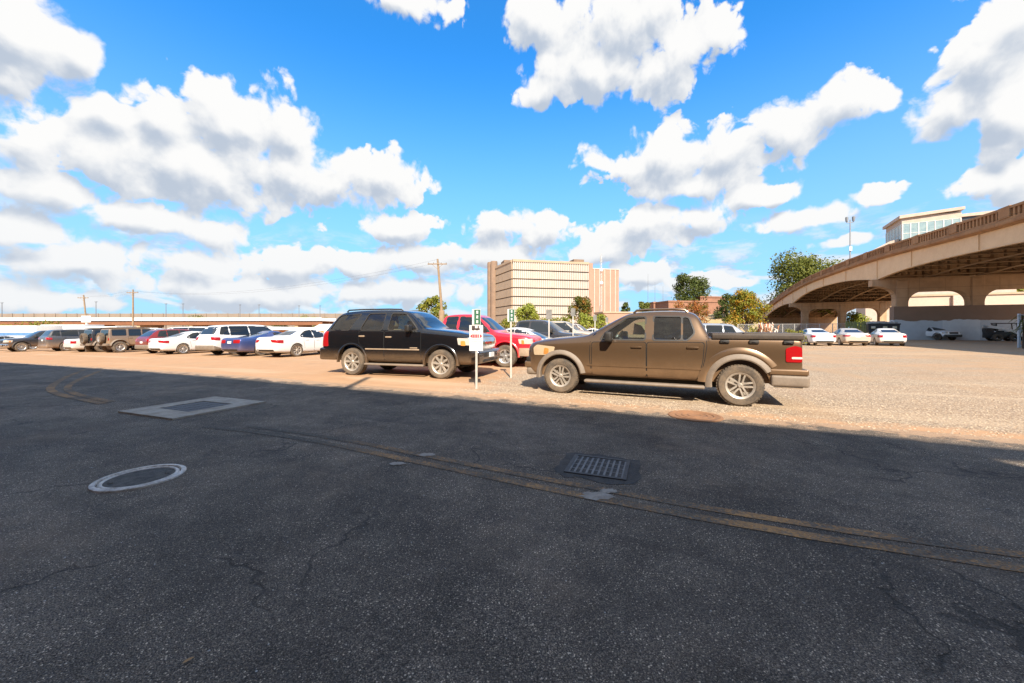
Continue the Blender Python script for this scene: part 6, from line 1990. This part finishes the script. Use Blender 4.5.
for j in range(7): add_box(b, -5.3, wl - 5.7, -.14, -.052, 20 + (zt - 24) * j / 6 - .08, 20 + (zt - 24) * j / 6 + .08)
for i in range(6): add_box(b, -5.66, -5.561, .2 + 17.6 * i / 5 - .12, .2 + 17.6 * i / 5 + .12, 20, zt - 4.0)
for j in range(7): add_box(b, -5.64, -5.562, .2, 17.8, 20 + (zt - 24) * j / 6 - .08, 20 + (zt - 24) * j / 6 + .08)
obj('mullions', b, M['mullion'], t_, False)
b = bmesh.new(); add_box(b, wl - 5.4, wl + 9, 2, 16, -1, zt - 4.6); add_box(b, wl - 5.4, wl + 10, 1, 17, zt - 3.3, zt - 2.2); obj('side_wing', b, M['tan_clad'], t_, False)
b = bmesh.new(); add_box(b, wl - 5.4, wl + 8.6, 1.8, 1.99, zt - 4.6, zt - 3.3); obj('window', b, M['win_dark'], t_, False)
b = bmesh.new(); add_prism(b, [(-16, -1), (-5.8, -1), (-5.8, zt - 9.5), (-8.5, zt - 10.2), (-16, zt - 14.5)], 2, 16, lambda u, v, d: Vector((u, d, v))); obj('low_wing', b, M['tan_clad'], t_, False)
b = bmesh.new()
for i in range(5): add_box(b, -15.2 + i * 1.8, -14.0 + i * 1.8, 1.9, 1.99, zt - 17.5 + i * .9, zt - 15.6 + i * .9)
obj('window', b, M['win_dark'], t_, False)

# beige wall beyond the bridge
t_ = thing('retaining_wall', 'long sunlit beige wall beyond the bridge, seen through its arches', 'wall', bpt(94, 21, 0), math.atan2(MV.y, MV.x))
M['beige'] = plain('beige_render', (.50, .38, .29), .85, scale=.3, col2=(.44, .33, .25))
b = bmesh.new(); add_box(b, 0, 75, 0, 2, -1, 8.6); obj('wall_face', b, M['beige'], t_, False)
b = bmesh.new(); add_box(b, -.2, 75.2, -.3, 2.2, 8.6, 9.0); obj('coping', b, M['cream_band'], t_, False)
b = bmesh.new()
for x in (9, 26, 43, 60): add_box(b, x - 1, x + 1, -.6, -.01, -1, 8.59)
obj('pilaster', b, M['pale_stripe'], t_, False)

# ---------------------------------------------------------------- the viaduct and yard on the left
M['via_white'] = plain('viaduct_barrier', (.64, .62, .58), .7, var=.08)
M['via_girder'] = plain('viaduct_girder', (.22, .085, .035), .8, scale=.3, col2=(.16, .065, .03))
M['via_far'] = plain('noise_wall', (.24, .185, .14), .9, scale=.2, col2=(.19, .15, .115))
V0, V1 = at(-260, 150), at(322, 150)
V0.z = V1.z = 0
dv = V1 - V0
t_ = thing('viaduct', 'distant elevated road with a white barrier over a rust brown girder', 'bridge', V0, math.atan2(dv.y, dv.x))
Lv = dv.length
z1 = hgt(317.6, 150); z2 = hgt(320.8, 150); z3 = hgt(325.0, 150)
b = bmesh.new(); add_box(b, 0, Lv, -.4, 0, z2, z1); add_box(b, 0, Lv, 12, 12.4, z2, z1); obj('barrier', b, M['via_white'], t_, False)
b = bmesh.new(); add_box(b, 0, Lv, .3, 11.8, z2 - .35, z2 - .02); add_box(b, 0, Lv, .2, .5, z3, z2 - .36); add_box(b, 0, Lv, 6, 6.3, z3, z2 - .36); add_box(b, 0, Lv, 11.4, 11.7, z3, z2 - .36); obj('girder', b, M['via_girder'], t_, False)
b = bmesh.new()
for i in range(11):
    x = Lv * (i + .5) / 11
    add_box(b, x - .6, x + .6, .6, 11.2, z3 - .9, z3 - .01)
    for y in (2, 10): add_box(b, x - .5, x + .5, y - .5, y + .5, -2, z3 - .91)
obj('pier', b, M['pier'], t_, False)
V2, V3 = at(-300, 230), at(346, 230)
V2.z = V3.z = 0
dv = V3 - V2
t_ = thing('noise_wall', 'long grey brown wall along the horizon, behind the white barrier of the viaduct', 'wall', V2, math.atan2(dv.y, dv.x))
b = bmesh.new(); add_box(b, 0, dv.length, 0, .4, -2, hgt(313.6, 230)); obj('wall_face', b, M['via_far'], t_, False)
b = bmesh.new()
for i in range(60): add_box(b, dv.length * i / 60 - .3, dv.length * i / 60 + .3, -.25, -.01, -2, hgt(313.4, 230))
obj('wall_posts', b, M['via_far'], t_, False)
labs = ['leftmost thin street light above the distant viaduct', 'thin street light between the two wooden poles on the left', 'thin street light above the dark red crossover', 'thin street light above the second white sedan', 'thin street light above the white sport utility vehicle', 'thin street light above the blue coupe', 'thin street light above the clean white sedan', 'thin street light just left of the black sport utility vehicle']
for i, px in enumerate((2, 96, 166, 183, 240, 259, 299, 320)):
    r = thing('street_light', labs[i], 'street light', Vector((at(px, 152).x, 152, 0)), 0, 'thin street lights along the viaduct')
    Hh = hgt((303, 302, 304, 304, 305, 305, 306, 306)[i], 152)
    b = bmesh.new(); add_tube(b, [(0, 0, 0), (0, 0, Hh)], [.16, .10], 6); obj('pole', b, M['pole_grey'], r)
    b = bmesh.new(); add_box(b, -.35, .35, -.3, .3, Hh, Hh + .16, None, .04, 1); obj('lamp_head', b, M['pole_grey'], r)
M['wood_pole'] = plain('weathered_pole', (.30, .205, .12), .95, scale=1.5, col2=(.20, .135, .08), bump=.4, bscale=14)
for (px, D, top, lean, lab) in ((443.5, 60, 259, -.075, 'leaning brown wooden utility pole with one crossarm, behind the black sport utility vehicle'), (133, 100, 289.5, 0.0, 'straight wooden utility pole with one crossarm, above the boxy tan off-roader'), (87.5, 108, 295, -.09, 'slightly leaning wooden utility pole above the white notice board')):
    p = at(px, D)
    r = thing('utility_pole', lab, 'utility pole', p, 0)
    Hh = hgt(top, D) - p.z
    b = bmesh.new(); add_tube(b, [(0, 0, -.3), (lean * Hh * .45, 0, Hh * .5), (lean * Hh, 0, Hh)], [.24, .20, .15], 10); obj('pole', b, M['wood_pole'], r)
    Mx = Matrix.Translation((lean * Hh, 0, Hh - .9))
    b = bmesh.new(); add_box(b, -1.5, 1.5, -.22, -.10, 0.0, .16, Mx); add_tube(b, [Mx @ Vector((-.8, -.16, 0)), Mx @ Vector((0, -.16, -.7)), Mx @ Vector((.8, -.16, 0))], .03, 5); obj('crossarm', b, M['wood_pole'], r)
    b = bmesh.new()
    for x in (-1.4, -.6, .6, 1.4): add_lathe(b, [(.001, .36), (.06, .32), (.08, .24), (.04, .16)], 8, 'z', Mx @ Matrix.Translation((x, -.16, 0)))
    obj('insulator', b, M['pole_grey'], r)
    if px > 400:
        b = bmesh.new(); add_lathe(b, [(.001, 2.5), (.42, 2.5), (.45, 2.7), (.45, 4.2), (.40, 4.35), (.001, 4.4)], 14, 'z', Matrix.Translation((-.2, -.45, 0))); obj('transformer', b, M['wood_pole'], r)
p = at(87, 60)
t_ = thing('notice_board', 'white notice board on a white post behind the second off-roader', 'sign', p)
b = bmesh.new(); add_box(b, -.12, .12, -.1, .1, -.2, hgt(323, 60) - p.z); obj('post', b, M['via_white'], t_, False)
b = bmesh.new(); add_box(b, -.75, .75, -.17, -.101, hgt(322.5, 60) - p.z, hgt(315.8, 60) - p.z, None, .02, 1); obj('board', b, M['sign_white'], t_, False)

# white trucks, vans and sheds behind the parked row
M['truck_white'] = plain('van_white', (.62, .61, .58), .4, scale=1, var=.12)
M['stripe_blue'] = plain('stripe_blue', (.10, .22, .42), .5)


def box_truck(label, px, D, L, H, rz, stripe=True, z0=.9):
    p = at(px, D)
    r = thing('box_truck', label, 'truck', p, R(rz))
    b = rbox(-L / 2, L / 2 - 2.1, -1.2, 1.2, z0, H, .05, 2); obj('cargo_box', b, M['truck_white'], r)
    b = bmesh.new(); add_prism(b, round_poly([(L / 2 - 2.05, .5), (L / 2, .5), (L / 2, 1.35), (L / 2 - .45, 2.35), (L / 2 - 2.05, 2.4)], .12), -1.05, 1.05, lambda u, v, d: Vector((u, d, v))); obj('cab', b, M['truck_white'], r)
    b = bmesh.new()
    for s in (1, -1): add_box(b, L / 2 - 1.5, L / 2 - .5, s * 1.07 - .02, s * 1.07 + .02, 1.45, 2.15, None, .01, 1)
    obj('window', b, M['glass_far'], r)
    if stripe:
        b = bmesh.new()
        for s in (1, -1): add_box(b, -L / 2 + .3, L / 2 - 2.4, s * 1.205 - .008, s * 1.205 + .008, H * .55, H * .68)
        obj('side_stripe', b, M['stripe_blue'], r, False)
    for x in (-L / 2 + 1.2, L / 2 - 1.0):
        for s in (1, -1):
            b = bmesh.new(); add_lathe(b, [(.001, s * 1.02), (.25, s * 1.0), (.42, s * 1.02), (.46, s * .95), (.46, s * .8)], 20, 'y', Matrix.Translation((x, 0, .46))); obj('wheel', b, M['tyre_clean'], r)
    return r


box_truck('long white box truck with a blue stripe, behind the dark grey backed in pickup', 24, 48, 8.5, 2.75, 170)
box_truck('white box truck behind the dusty grey sport utility vehicle', 66, 52, 8.5, 2.9, 176, False)
box_truck('white box truck behind the tan off-roader', 112, 50, 7.5, 2.5, 4, False)
VG = 'white vans behind the left row'
for (px, D, hd, lab) in ((150, 46, 5, 'white van beyond the dark red crossover'), (200, 42, 8, 'white van with dark windows behind the white sport utility vehicle')):
    p = at(px, D)
    c = car('van', lab, 'van', p, R(hd), VAN, dict(far, paint=PW2, rim=M['alloy_dark'], bumper=M['clad']), VG)
    c.rotation_euler = (0, -.0175, R(hd))
M['ribbed'] = plain('ribbed_metal', (.68, .62, .54), .5, var=.1)
M['orange'] = plain('orange_paint', (.52, .20, .05), .6, col2=(.42, .15, .04))
t_ = thing('storage_shed', 'long low white storage shed with ribbed walls and orange doors, behind the clean white sedan', 'shed', at(289, 58), R(3))
b = bmesh.new(); add_box(b, -6.2, 6.2, 0, 6, -1, 1.75)
for i in range(62): add_box(b, -6.2 + i * .2, -6.1 + i * .2, -.05, -.005, -1, 1.72)
obj('wall', b, M['ribbed'], t_, False)
b = bmesh.new(); add_prism(b, [(-6.6, 1.7), (6.5, 1.7), (6.5, 2.0), (-6.6, 2.25)], -.6, 6.4, lambda u, v, d: Vector((u, d, v))); obj('roof', b, M['truck_white'], t_, False)
for x, w in ((-.95, .45),):
    b = bmesh.new(); add_box(b, x - w, x + w, -.09, -.051, -1, 1.65); obj('door', b, M['orange'], t_, False)
t_ = thing('storage_shed', 'white gabled shed with an orange door, at the tail of the black sport utility vehicle', 'shed', at(326, 56), R(3))
b = bmesh.new(); add_prism(b, [(-1.9, -1), (2.6, -1), (2.6, 2.45), (-.9, 2.45), (-1.9, 1.9)], 0, 5, lambda u, v, d: Vector((u, d, v))); obj('wall', b, M['truck_white'], t_, False)
b = bmesh.new(); add_box(b, -1.7, -.3, -.08, -.005, .2, 1.45); obj('door', b, M['orange'], t_, False)

# power wires between the two left poles and on to the leaning one
b = bmesh.new()
pp = [Vector((at(87.5, 108).x - .8, 108, hgt(296, 108))), Vector((at(133, 100).x, 100, hgt(291, 100))), Vector((at(438.5, 60).x, 60, hgt(261, 60)))]
for i in range(2):
    for o_ in (-1.2, 1.2):
        pts = []
        for k in range(17):
            f = k / 16; q = pp[i].lerp(pp[i + 1], f); q.z -= 4 * f * (1 - f) * (.6 if i == 0 else 2.5); q.y += o_; pts.append(q)
        add_tube(b, pts, .012, 4)
tag(obj('power_lines', b, M['pole_grey']), 'thin power wires strung between the wooden utility poles', 'wires')

# ---------------------------------------------------------------- the building that shades the road
WB = 3.5
HBW = 9.25
t_ = thing('brick_warehouse', 'brick building behind the viewer whose shadow covers the road', 'building', (NV3 * -WB), math.atan2(MV.y, MV.x))
SUN_EL, SUN_D = R(38.5), Vector((.12, -.993, 0)).normalized()
shv = -SUN_D / math.tan(SUN_EL)
us_ = (gp(972, 455) - shv * (HBW - .4)).dot(MV)      # from here on an added open rail lets a slit of sun under it
b = bmesh.new(); add_box(b, -70, us_, -14, 0, -2, HBW - .3); add_box(b, us_ + .002, 60, -14, 0, -2, HBW - .74); obj('wall', b, M['brick'], t_, False)
b = bmesh.new()
x = -70
while x < us_:
    w_ = random.uniform(5, 12)
    add_box(b, x, min(us_ - .02, x + w_ - .01), -.5, .06, HBW - .3, HBW + random.uniform(-.05, .05)); x += w_
obj('parapet', b, M['cream_band'], t_, False)
b = bmesh.new(); add_prism(b, [(us_ - .01, HBW - .02), (us_ + .01, HBW - .40), (us_ + 1.2, HBW - .22), (60, HBW - .20), (60, HBW + .05)], -.2, .03, lambda u, v, d: Vector((u, d, v)))
k = us_ + 3
while k < 60: add_box(b, k - .04, k + .04, -.19, .02, HBW - .74, HBW - .2); k += 3
obj('rail', b, M['cream_band'], t_, False)  # unseen roof rail, added to shape the sun slit
b = bmesh.new()
for i in range(26):
    for z in (1.2, 5.0): add_box(b, -66 + i * 4.8, -64.4 + i * 4.8, .005, .05, z, z + 2.2)
obj('window', b, M['win_dark'], t_, False)

# ---------------------------------------------------------------- sky, sun, camera
SKY_GAIN, CLOUD, SUN_E, EXPO = 1.30, 4.75, 5.0, 1.05
SUN_EL, SUN_D = R(38.5), Vector((.12, -.993, 0)).normalized()
sd = Vector((SUN_D.x * math.cos(SUN_EL), SUN_D.y * math.cos(SUN_EL), math.sin(SUN_EL)))
# unseen pole and vent added on the roof edge for shadows on the lot
sh = -SUN_D / math.tan(SUN_EL)
tip = gp(371, 377)
kk = 0
hx = 2.0
base = tip + sh * -(HBW + hx)
u_ = base.dot(MV); n_ = base.dot(NV3)
for (uu, nn, r_, h_, nm, lb) in ((u_, min(n_, -WB - .3), .09, hx + max(0, 0), 'shadow_pole', 'unseen thin pole, added for its shadow, on the brick building behind the viewer'), (u_ - .35, -WB - .7, .5, .35, 'shadow_vent', 'unseen low round vent, added for its shadow, on the brick building behind the viewer')):
    b = bmesh.new(); add_tube(b, [(0, 0, -.4), (0, 0, h_)], r_, 12)
    tag(obj(nm, b, M['galv'], loc=MV * uu + NV3 * nn + Vector((0, 0, HBW))), lb, 'shadow caster')
# roof point of the added rail that leaves a slit of sun on the road
pt = gp(1040, 462)
base = pt + sh * -HBW
uu = base.dot(MV); nn = base.dot(NV3)

w = bpy.data.worlds.new('World'); sc.world = w
w.use_nodes = True
T = NT(w.node_tree)
for n in list(T.n): T.n.remove(n)
out = T.new('ShaderNodeOutputWorld'); bg = T.new('ShaderNodeBackground'); T.l.new(bg.outputs[0], out.inputs[0])
sky = T.new('ShaderNodeTexSky', sky_type='NISHITA'); sky.sun_disc = False
sky.sun_elevation = SUN_EL; sky.sun_rotation = math.atan2(sd.x, sd.y)
w.cycles.sampling_method = "MANUAL"; w.cycles.sample_map_resolution = 256
sky.altitude = 200; sky.air_density = 1.0; sky.dust_density = 0.5; sky.ozone_density = 3.0
d = T.new('ShaderNodeTexCoord').outputs['Generated']
d = T.vec('NORMALIZE', d)
sx = T.sep(d)
az = T.math('ARCTAN2', sx[0], sx[1]); el = T.math('ARCSINE', sx[2])


def ae(px, py, rx, ry):
    k, h = (px - 512) / FPX, (HOR - py) / FPX
    q = math.sqrt(1 + k * k)
    return math.atan(k), math.atan(h / q), rx / FPX / (q * q), ry / FPX / q


CL = [(20, 35, 92, 44), (80, 50, 30, 30), (10, 70, 40, 20),
      (110, 112, 46, 32), (165, 116, 60, 30), (230, 120, 88, 34), (285, 128, 46, 42), (250, 158, 76, 44), (30, 140, 60, 40), (110, 160, 110, 46), (200, 170, 130, 56), (290, 165, 66, 46), (378, 180, 58, 34), (335, 182, 60, 34), (55, 188, 80, 30), (180, 228, 95, 22), (130, 215, 60, 16),
      (22, 236, 74, 24), (75, 262, 110, 24), (200, 264, 66, 20), (285, 264, 66, 20), (240, 292, 210, 22), (60, 296, 120, 18), (400, 226, 66, 20), (350, 262, 60, 18), (495, 228, 42, 24), (548, 230, 56, 24), (480, 255, 90, 18), (425, 262, 80, 20), (400, 290, 110, 16),
      (410, 2, 62, 16), (535, 22, 40, 26), (620, 20, 110, 42), (590, 70, 84, 34), (670, 58, 64, 40), (722, 32, 34, 24), (545, 90, 34, 14),
      (615, 165, 46, 22), (665, 160, 72, 38), (725, 150, 72, 36), (780, 135, 72, 40), (835, 108, 66, 32), (690, 186, 90, 18),
      (640, 228, 62, 30), (700, 214, 62, 20), (765, 194, 44, 12), (600, 250, 60, 20), (800, 217, 64, 14), (885, 192, 34, 13), (845, 240, 40, 9),
      (985, 55, 74, 62), (1015, 15, 80, 60), (950, 108, 62, 30), (1015, 118, 64, 44), (985, 182, 54, 20), (1020, 178, 50, 36), (1000, 145, 40, 24),
      (640, 275, 46, 18), (700, 283, 50, 11), (738, 283, 22, 6), (560, 275, 60, 18)]
rest = [(0, 1.22, 3.0, .30), (2.6, 1.0, 1.2, .25), (-2.4, .95, 1.1, .25), (-1.9, .5, .6, .3), (-2.6, .8, .5, .25), (2.2, .5, .7, .3), (1.6, .9, .5, .2), (3.0, .4, .4, .2), (-1.4, 1.0, .4, .2)]  # unseen clouds overhead and behind, added to whiten the ambient light


def field_group():
    g = bpy.data.node_groups.new('cloud_field', 'ShaderNodeTree')
    g.interface.new_socket('P', in_out='INPUT', socket_type='NodeSocketVector')
    g.interface.new_socket('Density', in_out='OUTPUT', socket_type='NodeSocketFloat')
    g.interface.new_socket('Broad', in_out='OUTPUT', socket_type='NodeSocketFloat')
    G = NT(g)
    gi, go = G.new('NodeGroupInput'), G.new('NodeGroupOutput')
    P = gi.outputs[0]
    warp = G.noise(P, 9.0, 3, .5, col=True)
    Pw = G.vec('ADD', P, G.vec('SCALE', G.vec('SUBTRACT', warp, (.5, .5, .5)), scale=.06))
    acc = None
    for e in [ae(*c) for c in CL] + rest:
        v = G.vec('MULTIPLY_ADD', Pw, (1 / e[2] / 1.2, 1 / e[3] / 1.2, 0), (-e[0] / e[2] / 1.2, -e[1] / e[3] / 1.2, 0))
        r_ = G.vec('LENGTH', v)
        acc = r_ if acc is None else G.math('SMOOTH_MIN', acc, r_, .30)
    f = G.math('SUBTRACT', 1.02, acc)
    n1 = G.noise(Pw, 9.0, 10, .64)
    n2 = G.vor(Pw, 14.0, 'F1', detail=3.0)
    n3 = G.noise(Pw, 34.0, 6, .62)
    nn_ = G.math('ADD', G.math('ADD', G.math('MULTIPLY', G.math('SUBTRACT', n3, .44), .38), G.math('MULTIPLY', G.math('SUBTRACT', n1, .46), .86)), G.math('MULTIPLY', G.math('SUBTRACT', .42, n2), .60))
    f = G.math('MAXIMUM', f, -1.0)
    G.l.new(G.math('ADD', f, nn_), go.inputs[0])
    G.l.new(G.math('ADD', f, G.math('MULTIPLY', nn_, .30)), go.inputs[1])
    return g


fg = field_group()


def dens(vec):
    n = T.new('ShaderNodeGroup'); n.node_tree = fg; T.put(n.inputs[0], vec); return n.outputs


P = T.comb(az, el, 0.0)
d0 = dens(P)
d1 = dens(T.vec('ADD', P, (0.010, 0.034, 0)))
mask = T.ramp(d0[0], .02, T.ramp(T.noise(P, 5.0, 2), .35, .65, .13, .36))
# a low bank of broken cloud towards the horizon
lay = T.noise(T.vec('MULTIPLY', P, (9.0, 22.0, 1.0)), 1.0, 6, .62, .4)
lay2 = T.noise(T.vec('MULTIPLY_ADD', P, (9.0, 22.0, 1.0), (0.0, .55, 0.0)), 1.0, 6, .62, .4)
lm = T.math('MULTIPLY', T.ramp(lay, .44, .60), T.math('MULTIPLY', T.ramp(el, .005, .04), T.ramp(el, .26, .14)))
lm = T.math('MULTIPLY', lm, .85)
# sunlight comes from high behind the viewer: tops and fronts are bright, bases and hollows shaded
g1 = T.math('SUBTRACT', d1[1], d0[1])
g2 = T.math('SUBTRACT', d1[0], d0[0])
sh_ = T.math('ADD', T.math('MULTIPLY', g1, .95), T.math('MULTIPLY', g2, .36))
sh_ = T.math('ADD', sh_, T.math('MULTIPLY', T.math('MAXIMUM', d0[1], 0.0), .42))
lit = T.ramp(sh_, -.02, .70, 1.0, 0.0)
ccol = T.mix(lit, (0.53, 0.605, 0.72), (1.0, 0.998, 0.99))
lcol = T.mix(T.ramp(T.math('SUBTRACT', lay2, lay), -.12, .14), (0.92, 0.935, 0.95), (0.54, 0.62, 0.74))
hz = T.ramp(el, .0, .30, 1.0, 0.0)
ccol = T.mix(T.math('MULTIPLY', hz, .30), ccol, (0.74, 0.81, 0.90))
skyc = T.vec('MULTIPLY', sky.outputs[0], (0.07, 0.80, 1.30))
skyc = T.vec('SCALE', skyc, scale=SKY_GAIN)
skyc = T.mix(T.ramp(el, -.05, .66, .92, 0.06), skyc, tuple(c * 5.55 for c in (0.42, 0.64, 0.86)))
skyc = T.mix(lm, skyc, T.vec('SCALE', lcol, scale=CLOUD))
final = T.mix(T.math('MULTIPLY', mask, T.ramp(el, -.01, .02)), skyc, T.vec('SCALE', ccol, scale=CLOUD))
T.put(bg.inputs[0], final)
bg.inputs[1].default_value = 0.1

sun = bpy.data.lights.new('sun', 'SUN'); sun.energy = SUN_E; sun.angle = R(.53); sun.color = (1.0, .90, .76)
so = bpy.data.objects.new('sun', sun); COL.objects.link(so)
so.rotation_euler = (-sd).to_track_quat('-Z', 'Y').to_euler()

cam = bpy.data.cameras.new('camera'); co = bpy.data.objects.new('camera', cam); COL.objects.link(co)
cam.sensor_width = 36; cam.lens = FPX / 1024 * 36; cam.shift_y = -(341.5 - HOR) / 1024
cam.clip_start = .05; cam.clip_end = 9000
co.location = (0, 0, CAMH); co.rotation_euler = (PI / 2, 0, 0)
sc.camera = co
sc.view_settings.view_transform = 'Standard'; sc.view_settings.look = 'None'; sc.view_settings.gamma = 1.0
sc.view_settings.use_curve_mapping = False
sc.view_settings.exposure = EXPO
sc.cycles.use_denoising = True
sc.cycles.max_bounces = 8; sc.cycles.transparent_max_bounces = 16
